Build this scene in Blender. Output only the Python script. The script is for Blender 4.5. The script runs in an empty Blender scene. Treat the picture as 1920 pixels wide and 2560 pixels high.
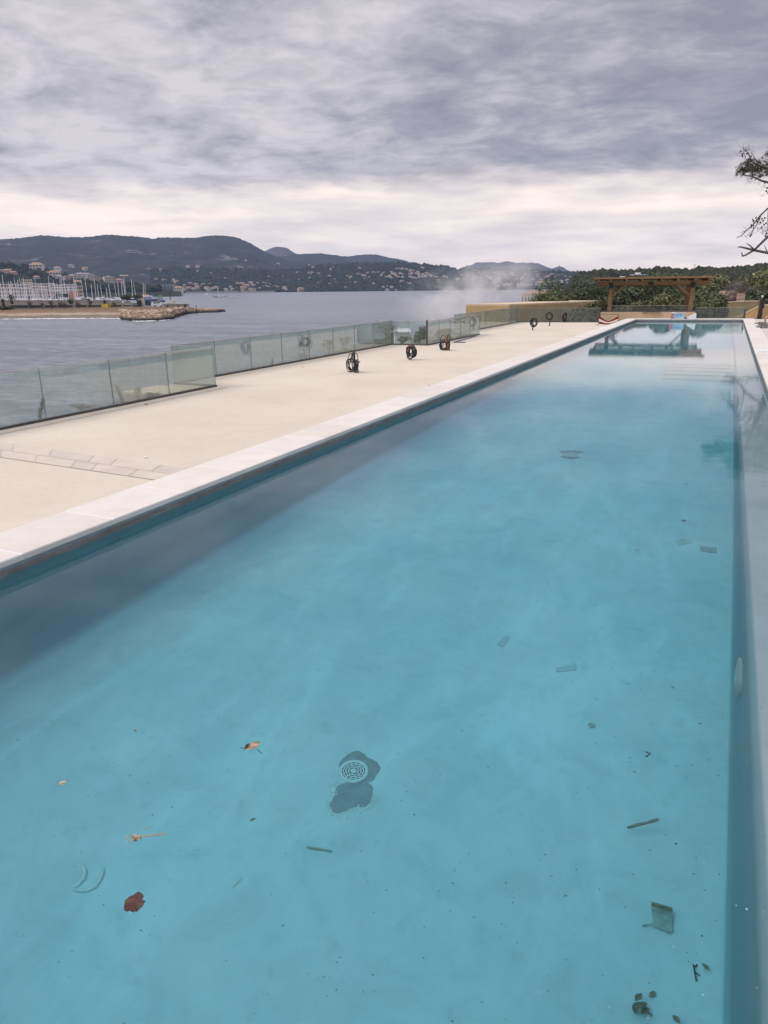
import bpy, bmesh, math, random
import numpy as np
from mathutils import Vector, Matrix, noise
from mathutils.bvhtree import BVHTree

random.seed(7)
PI = math.pi
R = math.radians
SC = bpy.context.scene
COL = SC.collection

# ------------------------------------------------------------------ camera
# photo 1920x2560, focal 1765 px; world: +Y along the pool, z=0 top of the coping
F, CH = 1765.0, 2.4
YAW, PITCH, ROLL = R(25.21747), R(17.65846), R(-0.68752)
WZ = -0.17        # pool water level
TZ = -0.33        # left terrace level
SEA = -8.6
fw = Vector((-math.sin(YAW)*math.cos(PITCH), math.cos(YAW)*math.cos(PITCH), -math.sin(PITCH)))
r0 = Vector((math.cos(YAW), math.sin(YAW), 0)); u0 = r0.cross(fw)
rt = math.cos(ROLL)*r0 + math.sin(ROLL)*u0
up = -math.sin(ROLL)*r0 + math.cos(ROLL)*u0
CAM = Vector((0, 0, CH))

def ray(px, py):
    return (fw + rt*((px-960)/F) - up*((py-1280)/F))
def at_z(px, py, z):
    d = ray(px, py); return CAM + d*((z-CH)/d.z)
def at_y(px, py, y):
    d = ray(px, py); return CAM + d*(y/d.y)
def at_d(px, py, dist):
    d = ray(px, py); return CAM + d*(dist/math.hypot(d.x, d.y))
def at_w(px, py, z):
    """point at depth z seen through the pool water"""
    d = ray(px, py).normalized(); p = CAM + d*((WZ-CH)/d.z)
    e = 1/1.333; c = -d.z; k = 1-e*e*(1-c*c)
    r = e*d + (e*c-math.sqrt(k))*Vector((0, 0, 1))
    return p + r*((z-WZ)/r.z)
def azel(px, py):
    d = ray(px, py); return math.atan2(d.x, d.y), math.atan2(d.z, math.hypot(d.x, d.y))

cd = bpy.data.cameras.new('camera'); co = bpy.data.objects.new('camera', cd); COL.objects.link(co)
cd.sensor_fit = 'VERTICAL'; cd.sensor_height = 36; cd.sensor_width = 27; cd.lens = F/2560*36
cd.clip_start = 0.05; cd.clip_end = 60000
co.matrix_world = Matrix(((rt.x, up.x, -fw.x, 0), (rt.y, up.y, -fw.y, 0), (rt.z, up.z, -fw.z, CH), (0, 0, 0, 1)))
SC.camera = co

# ------------------------------------------------------------------ mesh builder
class MB:
    def __init__(s): s.v = []; s.f = []; s.m = []
    def add(s, vs, fs, mi=0):
        b = len(s.v); s.v += [tuple(v) for v in vs]
        s.f += [tuple(b+i for i in f) for f in fs]; s.m += [mi]*len(fs)
    def quad(s, a, b, c, d, mi=0): s.add([a, b, c, d], [(0, 1, 2, 3)], mi)
    def box(s, c, h, mi=0, rz=0, M=None):
        vs = [Vector((x*h[0], y*h[1], z*h[2])) for z in (-1, 1) for y in (-1, 1) for x in (-1, 1)]
        if M is None: M = Matrix.Rotation(rz, 3, 'Z')
        vs = [M @ v + Vector(c) for v in vs]
        s.add(vs, [(0, 2, 3, 1), (4, 5, 7, 6), (0, 1, 5, 4), (1, 3, 7, 5), (3, 2, 6, 7), (2, 0, 4, 6)], mi)
    def bx(s, x0, x1, y0, y1, z0, z1, mi=0):
        s.box(((x0+x1)/2, (y0+y1)/2, (z0+z1)/2), ((x1-x0)/2, (y1-y0)/2, (z1-z0)/2), mi)
    def prism(s, poly, z0, z1, mi=0, side=None):
        n = len(poly)
        vs = [(p[0], p[1], z0) for p in poly]+[(p[0], p[1], z1) for p in poly]
        s.add(vs, [tuple(range(n-1, -1, -1)), tuple(range(n, 2*n))], mi)
        s.add(vs, [(i, (i+1) % n, (i+1) % n+n, i+n) for i in range(n)], mi if side is None else side)
    def bar(s, a, b, w, h=None, mi=0, upv=(0, 0, 1)):
        """square bar from a to b, w wide, h high"""
        a, b = Vector(a), Vector(b); h = h or w; d = (b-a); L = d.length; d.normalize()
        x = d.cross(Vector(upv)); 
        if x.length < 1e-4: x = d.cross(Vector((1, 0, 0)))
        x.normalize(); z = x.cross(d)
        M = Matrix((x, d, z)).transposed()
        s.box((a+b)/2, (w/2, L/2, h/2), mi, M=M)
    def tube(s, pts, r, n=6, mi=0, closed=False, cap=True):
        pts = [Vector(p) for p in pts]; N = len(pts)
        if not hasattr(r, '__len__'): r = [r]*N
        ref = None; vs = []
        for i, p in enumerate(pts):
            if closed: t = pts[(i+1) % N]-pts[i-1]
            else: t = pts[min(i+1, N-1)]-pts[max(i-1, 0)]
            if t.length < 1e-9: t = Vector((0, 0, 1))
            t.normalize()
            if ref is None:
                ref = t.cross(Vector((0, 0, 1)))
                if ref.length < .1: ref = t.cross(Vector((1, 0, 0)))
            ref = ref-t*ref.dot(t); ref.normalize(); q = t.cross(ref)
            for k in range(n):
                a = 2*PI*k/n; vs.append(p+(ref*math.cos(a)+q*math.sin(a))*r[i])
        fs = []
        for i in range(N if closed else N-1):
            j = (i+1) % N
            for k in range(n):
                k2 = (k+1) % n; fs.append((i*n+k, i*n+k2, j*n+k2, j*n+k))
        if cap and not closed: fs += [tuple(range(n-1, -1, -1)), tuple((N-1)*n+k for k in range(n))]
        s.add(vs, fs, mi)
    def lathe(s, prof, c=(0, 0, 0), n=24, mi=0, M=None, cap=True):
        vs = []; c = Vector(c)
        for rr, z in prof:
            for k in range(n):
                v = Vector((rr*math.cos(2*PI*k/n), rr*math.sin(2*PI*k/n), z))
                vs.append((M @ v if M else v)+c)
        fs = [(i*n+k, i*n+(k+1) % n, (i+1)*n+(k+1) % n, (i+1)*n+k) for i in range(len(prof)-1) for k in range(n)]
        if cap: fs += [tuple(range(n-1, -1, -1)), tuple((len(prof)-1)*n+k for k in range(n))]
        s.add(vs, fs, mi)
    def blob(s, c, r, mi=0, jit=.25, sub=1):
        V, Fc = ICO[sub]; c = Vector(c)
        s.add([c+Vector((v[0]*r[0], v[1]*r[1], v[2]*r[2]))*(1+random.uniform(-jit, jit)) for v in V], Fc, mi)
    def build(s, name, mats, parent=None, smooth=False, loc=None):
        me = bpy.data.meshes.new(name)
        me.from_pydata(s.v, [], s.f)
        if not isinstance(mats, (list, tuple)): mats = [mats]
        for m in mats: me.materials.append(m)
        if len(mats) > 1: me.polygons.foreach_set('material_index', s.m)
        if smooth: me.polygons.foreach_set('use_smooth', [True]*len(s.f))
        me.update()
        o = bpy.data.objects.new(name, me); COL.objects.link(o)
        if parent: o.parent = parent
        if loc is not None: o.location = loc
        return o
def _ico(sub):
    bm = bmesh.new(); bmesh.ops.create_icosphere(bm, subdivisions=sub, radius=1)
    bm.verts.ensure_lookup_table()
    r = ([tuple(v.co) for v in bm.verts], [tuple(v.index for v in f.verts) for f in bm.faces]); bm.free(); return r
ICO = {1: _ico(1), 2: _ico(2), 3: _ico(3)}

def tag(o, label=None, cat=None, group=None, kind=None):
    if label: o['label'] = label
    if cat: o['category'] = cat
    if group: o['group'] = group
    if kind: o['kind'] = kind
    return o
def thing(name, label, cat, loc=(0, 0, 0), rz=0, group=None):
    o = bpy.data.objects.new(name, None); COL.objects.link(o); o.empty_display_size = .2
    o.location = loc; o.rotation_euler = (0, 0, rz)
    return tag(o, label, cat, group)
def struct(o): o['kind'] = 'structure'; return o
def stuff(o): o['kind'] = 'stuff'; return o
def copy_tree(o, parent=None):
    c = o.copy(); COL.objects.link(c)
    if parent: c.parent = parent
    for ch in [x for x in bpy.data.objects if x.parent == o]: copy_tree(ch, c)
    return c

# ------------------------------------------------------------------ materials
def newmat(name):
    m = bpy.data.materials.new(name); m.use_nodes = True
    nt = m.node_tree; nt.nodes.clear()
    return m, nt, nt.nodes, nt.links
def N(nt, t, **kw):
    n = nt.nodes.new(t)
    for k, v in kw.items():
        if k in n.inputs: n.inputs[k].default_value = v
        else: setattr(n, k, v)
    return n
def ramp(nt, fac, stops, interp='LINEAR'):
    r = nt.nodes.new('ShaderNodeValToRGB'); cr = r.color_ramp; cr.interpolation = interp
    while len(cr.elements) < len(stops): cr.elements.new(.5)
    for e, (p, c) in zip(cr.elements, stops):
        e.position = p; e.color = c if len(c) == 4 else (*c, 1)
    nt.links.new(fac, r.inputs[0]); return r
def math_(nt, op, a, b=None, c=None):
    n = nt.nodes.new('ShaderNodeMath'); n.operation = op
    for i, x in enumerate((a, b, c)):
        if x is None: continue
        if isinstance(x, (int, float)): n.inputs[i].default_value = x
        else: nt.links.new(x, n.inputs[i])
    return n.outputs[0]
def sstep(nt, x, a, b):
    n = nt.nodes.new('ShaderNodeMapRange'); n.interpolation_type = 'SMOOTHSTEP'
    nt.links.new(x, n.inputs[0]); n.inputs[1].default_value = a; n.inputs[2].default_value = b
    return n.outputs[0]
def mixc(nt, fac, a, b, mode='MIX'):
    n = nt.nodes.new('ShaderNodeMix'); n.data_type = 'RGBA'; n.blend_type = mode
    for i, x in ((0, fac), (6, a), (7, b)):
        if isinstance(x, (int, float)): n.inputs[i].default_value = x
        elif isinstance(x, (tuple, list)): n.inputs[i].default_value = (*x[:3], 1)
        else: nt.links.new(x, n.inputs[i])
    return n.outputs[2]
def noise_(nt, vec, scale, detail=4, rough=.5, dist=0., out=0):
    n = nt.nodes.new('ShaderNodeTexNoise'); n.inputs['Scale'].default_value = scale
    n.inputs['Detail'].default_value = detail; n.inputs['Roughness'].default_value = rough
    n.inputs['Distortion'].default_value = dist
    if vec is not None: nt.links.new(vec, n.inputs['Vector'])
    return n.outputs[out]
def objco(nt): return nt.nodes.new('ShaderNodeTexCoord').outputs['Object']
def geopos(nt): return nt.nodes.new('ShaderNodeNewGeometry').outputs['Position']
def scalev(nt, vec, s):
    n = nt.nodes.new('ShaderNodeMapping'); nt.links.new(vec, n.inputs[0]); n.inputs['Scale'].default_value = s
    return n.outputs[0]
def bump(nt, h, strength=.3, dist=.01):
    b = nt.nodes.new('ShaderNodeBump'); b.inputs['Strength'].default_value = strength
    b.inputs['Distance'].default_value = dist; nt.links.new(h, b.inputs['Height']); return b.outputs[0]
def finish(nt, col, rough=.7, nrm=None, spec=.3, metal=0., **kw):
    p = nt.nodes.new('ShaderNodeBsdfPrincipled'); o = nt.nodes.new('ShaderNodeOutputMaterial')
    if isinstance(col, (tuple, list)): p.inputs['Base Color'].default_value = (*col[:3], 1)
    else: nt.links.new(col, p.inputs['Base Color'])
    if isinstance(rough, (int, float)): p.inputs['Roughness'].default_value = rough
    else: nt.links.new(rough, p.inputs['Roughness'])
    p.inputs['Specular IOR Level'].default_value = spec; p.inputs['Metallic'].default_value = metal
    if nrm is not None: nt.links.new(nrm, p.inputs['Normal'])
    nt.links.new(p.outputs[0], o.inputs[0]); return p
def simple(name, c, rough=.7, var=.25, scale=3., bmp=.15, bd=.01, spec=.3, metal=0., detail=5):
    """noise-mottled colour with a light bump"""
    m, nt, nn, ll = newmat(name); v = objco(nt)
    f = noise_(nt, v, scale, detail, .6)
    lo = tuple(x*(1-var) for x in c); hi = tuple(min(1, x*(1+var)) for x in c)
    col = ramp(nt, f, [(.3, lo), (.7, hi)]).outputs[0]
    nb = bump(nt, noise_(nt, v, scale*6, 4, .6), bmp, bd) if bmp else None
    finish(nt, col, rough, nb, spec, metal); return m
# ------------------------------------------------------------------ sky, sun, air
SUN_AZ, SUN_EL = R(-128), R(50)     # soft sun behind the cloud, over the viewer's left shoulder
w = bpy.data.worlds.new('World'); SC.world = w; w.use_nodes = True
nt = w.node_tree; nt.nodes.clear(); L = nt.links
out = nt.nodes.new('ShaderNodeOutputWorld')
sky = nt.nodes.new('ShaderNodeTexSky'); sky.sky_type = 'NISHITA'; sky.sun_disc = False
sky.sun_elevation = SUN_EL; sky.sun_rotation = SUN_AZ; sky.altitude = 20; sky.air_density = 1; sky.dust_density = 2
bg1 = nt.nodes.new('ShaderNodeBackground'); L.new(sky.outputs[0], bg1.inputs[0]); bg1.inputs[1].default_value = .08
tc = nt.nodes.new('ShaderNodeTexCoord').outputs['Generated']
sep = nt.nodes.new('ShaderNodeSeparateXYZ'); L.new(tc, sep.inputs[0])
X, Y, Z = sep.outputs
zc = math_(nt, 'ADD', math_(nt, 'MAXIMUM', Z, 0.), .13)
# the cloud deck as a level sheet overhead
cmb = nt.nodes.new('ShaderNodeCombineXYZ')
L.new(math_(nt, 'DIVIDE', X, zc), cmb.inputs[0]); L.new(math_(nt, 'DIVIDE', Y, zc), cmb.inputs[1])
def rot(vec, a, s):
    n = nt.nodes.new('ShaderNodeMapping'); L.new(vec, n.inputs[0])
    n.inputs['Rotation'].default_value = (0, 0, a); n.inputs['Scale'].default_value = s; return n.outputs[0]
pl = rot(cmb.outputs[0], R(-32), (1.05, 1.15, 1))
big = noise_(nt, pl, .55, 2, .5, .6)
mid = noise_(nt, pl, 2.3, 9, .60, .45)
fine = noise_(nt, rot(cmb.outputs[0], R(-32), (1.2, 1.35, 1)), 5.2, 7, .62, .35)
fld = math_(nt, 'ADD', math_(nt, 'MULTIPLY', big, .48), math_(nt, 'ADD', math_(nt, 'MULTIPLY', mid, .74), math_(nt, 'MULTIPLY', fine, .24)))
# darker bank of cloud towards the right of the bay, brighter over the hills on the left
side = math_(nt, 'SUBTRACT', math_(nt, 'MULTIPLY', sstep(nt, X, -.75, .1), -.15), .055)
crisp = noise_(nt, rot(cmb.outputs[0], R(-32), (1.2, 1.5, 1)), 11., 6, .6, .5)
fld = math_(nt, 'ADD', math_(nt, 'ADD', fld, math_(nt, 'MULTIPLY', math_(nt, 'SUBTRACT', crisp, .5), .15)), side)
cl = ramp(nt, fld, [(.42, (.315, .304, .375)), (.53, (.405, .390, .455)), (.62, (.545, .522, .57)), (.76, (.76, .715, .745))]).outputs[0]
# open pale strip under the deck
warp = math_(nt, 'MULTIPLY', math_(nt, 'SUBTRACT', noise_(nt, rot(tc, 0, (1, 1, 4.5)), 3.2, 6, .55, .2), .5), .13)
hz = math_(nt, 'ADD', math_(nt, 'ADD', Z, warp), math_(nt, 'MULTIPLY', X, -.035))
strip = math_(nt, 'SUBTRACT', 1., sstep(nt, hz, .112, .160))
pale = ramp(nt, noise_(nt, rot(tc, 0, (1, 1, 7)), 5., 6, .55), [(.35, (1.02, .90, .84)), (.6, (1.48, 1.27, 1.09))]).outputs[0]
cl = mixc(nt, math_(nt, 'MULTIPLY', strip, .84), cl, pale)
# an overcast zenith is far brighter than the horizon
zen = math_(nt, 'ADD', 1., math_(nt, 'MULTIPLY', sstep(nt, Z, .32, .8), 1.5))
bg2 = nt.nodes.new('ShaderNodeBackground'); L.new(cl, bg2.inputs[0]); L.new(zen, bg2.inputs[1])
mx = nt.nodes.new('ShaderNodeMixShader'); mx.inputs[0].default_value = .93
L.new(bg1.outputs[0], mx.inputs[1]); L.new(bg2.outputs[0], mx.inputs[2]); L.new(mx.outputs[0], out.inputs[0])

sd = bpy.data.lights.new('sun', 'SUN'); sd.energy = 1.75; sd.angle = R(28); sd.color = (1, .94, .85)
so = bpy.data.objects.new('sun', sd); COL.objects.link(so)
sdir = Vector((math.sin(SUN_AZ)*math.cos(SUN_EL), math.cos(SUN_AZ)*math.cos(SUN_EL), math.sin(SUN_EL)))
so.rotation_euler = sdir.to_track_quat('Z', 'Y').to_euler(); so.location = (0, 0, 80)

SC.view_settings.view_transform = 'Standard'; SC.view_settings.look = 'None'
SC.view_settings.exposure = 0; SC.view_settings.gamma = 1; SC.view_settings.use_curve_mapping = False
cy = SC.cycles
cy.use_denoising = True
try: cy.denoiser = 'OPENIMAGEDENOISE'
except Exception: pass
cy.max_bounces = 12; cy.transparent_max_bounces = 32; cy.transmission_bounces = 8; cy.diffuse_bounces = 4
cy.sample_clamp_indirect = 4; cy.volume_bounces = 3

m, nt, nn, ll = newmat('haze_air')
pv = N(nt, 'ShaderNodeVolumePrincipled', Color=(.50, .64, 1, 1), Density=6.3e-5)
o = nt.nodes.new('ShaderNodeOutputMaterial'); ll.new(pv.outputs[0], o.inputs['Volume'])
hb = MB(); hb.bx(-8200, 2600, -800, 7300, -13.5, 420)
stuff(hb.build('haze', m))
# ------------------------------------------------------------------ pool
XL, XR = -5.85, 1.12           # inner edges of the coping
OL, OR = -6.62, 1.82           # outer edges
Y0 = .35                       # near end
SK = .145                      # the far end is slightly out of square
YE = 55.75                     # far inner corner, left
def yend(x, base=YE): return base+(x-XL)*SK
FLOOR = -1.9

m_liner, nt, nn, ll = newmat('grey_pool_plaster')
pos = geopos(nt); sp = nt.nodes.new('ShaderNodeSeparateXYZ'); ll.new(pos, sp.inputs[0])
f1 = noise_(nt, pos, .55, 6, .6, .6); f2 = noise_(nt, pos, 7, 5, .65); f3 = noise_(nt, scalev(nt, pos, (1.2, .35, 1)), 1.3, 7, .62, 1.2)
base = ramp(nt, f1, [(.3, (.40, .435, .455)), (.7, (.50, .535, .55))]).outputs[0]
# pale silt drifted over the floor
deep = math_(nt, 'SUBTRACT', 1., sstep(nt, sp.outputs[2], -1.88, -1.3))
base = mixc(nt, math_(nt, 'MULTIPLY', math_(nt, 'ADD', .55, math_(nt, 'MULTIPLY', sstep(nt, f3, .42, .7), .24)), deep), base, (.715, .785, .80))
f5 = noise_(nt, pos, 2.2, 9, .72, .9)
base = mixc(nt, .55, base, ramp(nt, f5, [(.30, (.80, .82, .83)), (.5, (1, 1, 1)), (.70, (1.13, 1.12, 1.11))]).outputs[0], 'MULTIPLY')
base = mixc(nt, math_(nt, 'MULTIPLY', sstep(nt, f2, .55, .75), .22), base, (.3, .36, .37))
# dirt specks
vo = nt.nodes.new('ShaderNodeTexVoronoi'); vo.inputs['Scale'].default_value = 5.5; ll.new(pos, vo.inputs['Vector'])
base = mixc(nt, math_(nt, 'MULTIPLY', math_(nt, 'LESS_THAN', vo.outputs['Distance'], .045), .55), base, (.1, .12, .11))
# walls above and just under the water line: bare slate-grey render with a scum line
wall = ramp(nt, noise_(nt, scalev(nt, pos, (1, 1, 3)), 2.5, 6, .6), [(.3, (.26, .275, .305)), (.7, (.39, .405, .435))]).outputs[0]
scum = ramp(nt, noise_(nt, scalev(nt, pos, (1, 1, 5)), 3.5, 7, .7), [(.35, (.165, .14, .125)), (.7, (.30, .275, .26))]).outputs[0]
zt = math_(nt, 'ADD', sp.outputs[2], math_(nt, 'MULTIPLY', math_(nt, 'SUBTRACT', noise_(nt, scalev(nt, pos, (1, 1, .3)), 3, 5, .7), .5), .06))
wall = mixc(nt, math_(nt, 'SUBTRACT', 1., sstep(nt, zt, -.125, -.1)), wall, scum)
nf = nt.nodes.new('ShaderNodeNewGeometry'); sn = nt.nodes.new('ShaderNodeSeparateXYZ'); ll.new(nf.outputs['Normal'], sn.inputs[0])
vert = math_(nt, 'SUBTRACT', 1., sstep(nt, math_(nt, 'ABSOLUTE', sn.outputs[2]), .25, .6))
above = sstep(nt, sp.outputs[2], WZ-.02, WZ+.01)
shadew = mixc(nt, .85, base, (.165, .295, .325))  # darker teal paints in the shade of side-facing walls under water
vcol = mixc(nt, above, shadew, wall)
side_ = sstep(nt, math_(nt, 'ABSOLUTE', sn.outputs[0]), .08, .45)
col = mixc(nt, side_, base, shadew)
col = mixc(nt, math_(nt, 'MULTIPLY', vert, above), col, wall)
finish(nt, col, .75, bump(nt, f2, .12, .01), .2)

m_stone, nt, nn, ll = newmat('pale_limestone')
pos = geopos(nt)
at = nt.nodes.new('ShaderNodeAttribute'); at.attribute_name = 'tint'
b = ramp(nt, noise_(nt, pos, 1.8, 7, .6, .4), [(.3, (.66, .61, .55)), (.7, (.76, .715, .65))]).outputs[0]
b = mixc(nt, .85, b, at.outputs['Color'], 'MULTIPLY')
b = mixc(nt, math_(nt, 'MULTIPLY', sstep(nt, noise_(nt, pos, 9, 6, .7), .56, .72), .25), b, (.5, .43, .37))
finish(nt, b, .6, bump(nt, noise_(nt, pos, 45, 4, .6), .12, .004), .25)
m_grout = simple('white_grout', (.74, .73, .73), .8, .1, 8)
m_screed, nt, nn, ll = newmat('beige_screed')
pos = geopos(nt)
a = noise_(nt, pos, .35, 5, .55, .4); bb = noise_(nt, pos, 3.2, 7, .68); c = noise_(nt, pos, 30, 3, .6)
b = ramp(nt, a, [(.3, (.605, .53, .425)), (.7, (.695, .62, .51))]).outputs[0]
b = mixc(nt, math_(nt, 'MULTIPLY', sstep(nt, bb, .5, .75), .3), b, (.68, .61, .52))
b = mixc(nt, math_(nt, 'MULTIPLY', sstep(nt, noise_(nt, pos, 1.1, 8, .72, .8), .62, .78), .35), b, (.45, .38, .30))
b = mixc(nt, .8, b, ramp(nt, noise_(nt, pos, 14, 6, .75), [(.3, (.90, .89, .88)), (.5, (1, 1, 1)), (.7, (1.04, 1.04, 1.04))]).outputs[0], 'MULTIPLY')
b = mixc(nt, math_(nt, 'MULTIPLY', sstep(nt, noise_(nt, scalev(nt, pos, (1, .45, 1)), .9, 8, .7, 1.6), .56, .70), .30), b, (.50, .43, .345))
finish(nt, b, .85, bump(nt, c, .15, .004), .15)
m_joint = simple('dark_joint', (.48, .41, .32), .9, .2, 6)
m_paver = [simple('grey_stone_paver', (.60, .52, .435), .75, .1, 2.5), simple('cream_stone_paver', (.62, .54, .44), .75, .08, 2.5), simple('dusty_stone_paver', (.57, .50, .425), .75, .1, 2.5)]
m_render = simple('ochre_render', (.50, .39, .25), .9, .14, .7, .2)

# basin: solid curb walls, floor with coved foot, bench along the right side, flight of steps and shelf
pb = MB()
wl, wr = XL-.045, XR+.03
ye = lambda x: yend(x)+.03
pb.prism([(OL+.03, Y0-.7), (wl, Y0-.7), (wl, ye(wl)+.9), (OL+.03, ye(OL)+.9)], -2.3, -.062)
pb.prism([(wr, Y0-.7), (OR-.03, Y0-.7), (OR-.03, ye(OR)+.9), (wr, ye(wr)+.9)], -2.3, -.062)
pb.prism([(wl, Y0-.7), (wr, Y0-.7), (wr, Y0-.03), (wl, Y0-.03)], -2.3, -.062)
pb.prism([(wl, ye(wl)), (wr, ye(wr)), (wr, ye(wr)+.9), (wl, ye(wl)+.9)], -2.3, -.062)
BX = .46
# floor with the coved foot of the left wall
fl = MB()
prof = [(BX, FLOOR)]+[(wl+.5, FLOOR)]+[(wl+.5-.5*math.sin(a), FLOOR+.46-.46*math.cos(a)) for a in [PI/2*k/9 for k in range(1, 10)]]
prof[-1] = (wl+.002, prof[-1][1])
ys = [Y0-.03+i*(58-Y0)/58 for i in range(59)]
vs = [(x, y, z) for y in ys for x, z in prof]; n = len(prof)
fl.add(vs, [(i*n+k, i*n+k+1, (i+1)*n+k+1, (i+1)*n+k) for i in range(58) for k in range(n-1)])
struct(fl.build('pool_floor', m_liner, smooth=True))
# side bench with a rounded nose and coved foot
bn_ = MB()
bp = [(BX-.05+.05*math.sin(a), FLOOR+.002+.05-.05*math.cos(a)) for a in [PI/2*k/6 for k in range(7)]]+[(BX, -1.5), (BX, -1.0), (BX, -.62)]
bp += [(BX+.07-.07*math.cos(a), -.57+.07*math.sin(a)) for a in [PI/2*k/6 for k in range(1, 7)]]+[(BX+.25, -.498), (wr-.04, -.495), (wr, -.47)]
vs = [(x, y, z) for y in ys for x, z in bp]; n = len(bp)
bn_.add(vs, [(i*n+k+1, i*n+k, (i+1)*n+k, (i+1)*n+k+1) for i in range(58) for k in range(n-1)])
struct(bn_.build('pool_bench', m_liner, smooth=True))
# steps and shelf
for k, z in enumerate((-1.5, -1.12, -.80, -.55, -.38)):
    x0 = -1.55 if k < 4 else -1.5
    y0 = 23.4+k*.72
    pb.bx(x0, BX-.004-.001*k, y0, y0+.72 if k < 4 else 33, FLOOR-.1, z)
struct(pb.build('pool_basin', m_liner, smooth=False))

# water: closed body, calm top with faint wind ripples
m_water, nt, nn, ll = newmat('pool_water')
pos = geopos(nt)
h1 = noise_(nt, scalev(nt, pos, (.7, 1.7, 1)), 2.2, 3, .5, .3)
h2 = noise_(nt, scalev(nt, pos, (1, 2.2, 1)), 9, 2, .5)
spy = nt.nodes.new('ShaderNodeSeparateXYZ'); ll.new(pos, spy.inputs[0])
patch = sstep(nt, noise_(nt, scalev(nt, pos, (.5, .8, 1)), .22, 3, .5), .42, .65)
far = sstep(nt, spy.outputs[1], 8, 28)
hh = math_(nt, 'ADD', math_(nt, 'MULTIPLY', h1, .0011), math_(nt, 'MULTIPLY', math_(nt, 'MULTIPLY', h2, patch), math_(nt, 'MULTIPLY', far, .0003)))
bn = nt.nodes.new('ShaderNodeBump'); bn.inputs['Strength'].default_value = 1; bn.inputs['Distance'].default_value = 1.0
ll.new(hh, bn.inputs['Height'])
g = N(nt, 'ShaderNodeBsdfGlass', Roughness=0.0, IOR=1.333); ll.new(bn.outputs[0], g.inputs['Normal'])
va = N(nt, 'ShaderNodeVolumeAbsorption', Density=.33); va.inputs['Color'].default_value = (.02, .80, .90, 1)
o = nt.nodes.new('ShaderNodeOutputMaterial'); ll.new(g.outputs[0], o.inputs['Surface']); ll.new(va.outputs[0], o.inputs['Volume'])
wb = MB(); wb.prism([(wl-.05, Y0-.1), (wr+.05, Y0-.1), (wr+.05, ye(wr)+.06), (wl-.05, ye(wl)+.06)], FLOOR-.25, WZ)
struct(wb.build('pool_water', m_water))

# coping: single stones with filled joints
cp = MB(); tints = []
def stone(poly):
    """flat stone with eased top edges; poly counter-clockwise"""
    n = len(poly); cx = sum(p[0] for p in poly)/n; cyy = sum(p[1] for p in poly)/n
    def ins(d):
        r = []
        for i in range(n):
            p, a, b = Vector(poly[i]), Vector(poly[i-1]), Vector(poly[(i+1) % n])
            e1, e2 = (p-a).normalized(), (b-p).normalized()
            n1, n2 = Vector((-e1.y, e1.x)), Vector((-e2.y, e2.x))
            q = (n1+n2); q /= max(.3, q.dot(n1)); r.append(p+q*d)
        return r
    A, Bq = ins(0), ins(.012)
    vs = [(p.x, p.y, -.058) for p in A]+[(p.x, p.y, -.012) for p in A]+[(p.x, p.y, 0) for p in Bq]
    fs = [(i, (i+1) % n, (i+1) % n+n, i+n) for i in range(n)]+[(i+n, (i+1) % n+n, (i+1) % n+2*n, i+2*n) for i in range(n)]
    fs += [tuple(range(2*n, 3*n)), tuple(range(n-1, -1, -1))]
    cp.add(vs, fs); t = random.uniform(.93, 1.06); tints.extend([(t, t*random.uniform(.98, 1.01), t*random.uniform(.96, 1.02))]*len(fs))
g_ = .006; SP = 1.17
k = -4
while True:
    ya, yb = 4.26+SP*k, 4.26+SP*(k+1); k += 1
    if ya > YE+2: break
    ya = max(ya, Y0-.75)
    if yb < ya+.1: continue
    cut = lambda x, y: min(y, yend(x))
    if ya < yend(XL)-.05:
        stone([(OL, ya+g_), (XL, ya+g_), (XL, cut(XL, yb-g_)), (OL, cut(OL, yb-g_))])
    if ya < yend(XR)-.05:
        stone([(XR, ya+g_), (OR, ya+g_), (OR, cut(OR, yb-g_)), (XR, cut(XR, yb-g_))])
for k in range(7):
    xa, xb = OL+(OR-OL)*k/7, OL+(OR-OL)*(k+1)/7
    stone([(xa+g_, yend(xa)+g_*2), (xb-g_, yend(xb)+g_*2), (xb-g_, yend(xb)+.95), (xa+g_, yend(xa)+.95)])
    if k in (1, 2, 3, 4, 5) or True:
        xa2, xb2 = XL+(XR-XL)*k/7, XL+(XR-XL)*(k+1)/7
        stone([(xa2+g_, Y0-.75), (xb2-g_, Y0-.75), (xb2-g_, Y0), (xa2+g_, Y0)])
co_ = struct(cp.build('pool_coping', m_stone))
ca = co_.data.color_attributes.new('tint', 'FLOAT_COLOR', 'CORNER')
arr = []
for p, t in zip(co_.data.polygons, tints): arr += [t[0], t[1], t[2], 1]*p.loop_total
ca.data.foreach_set('color', arr)
gb = MB()
gb.prism([(OL+.006, Y0-.74), (XL-.004, Y0-.74), (XL-.004, yend(XL)-.01), (OL+.006, yend(OL)+.9)], -.061, -.004)
gb.prism([(XR+.004, Y0-.74), (OR-.006, Y0-.74), (OR-.006, yend(OR)+.9), (XR+.004, yend(XR)-.01)], -.061, -.004)
struct(gb.build('coping_joint_filler', m_grout))

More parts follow.
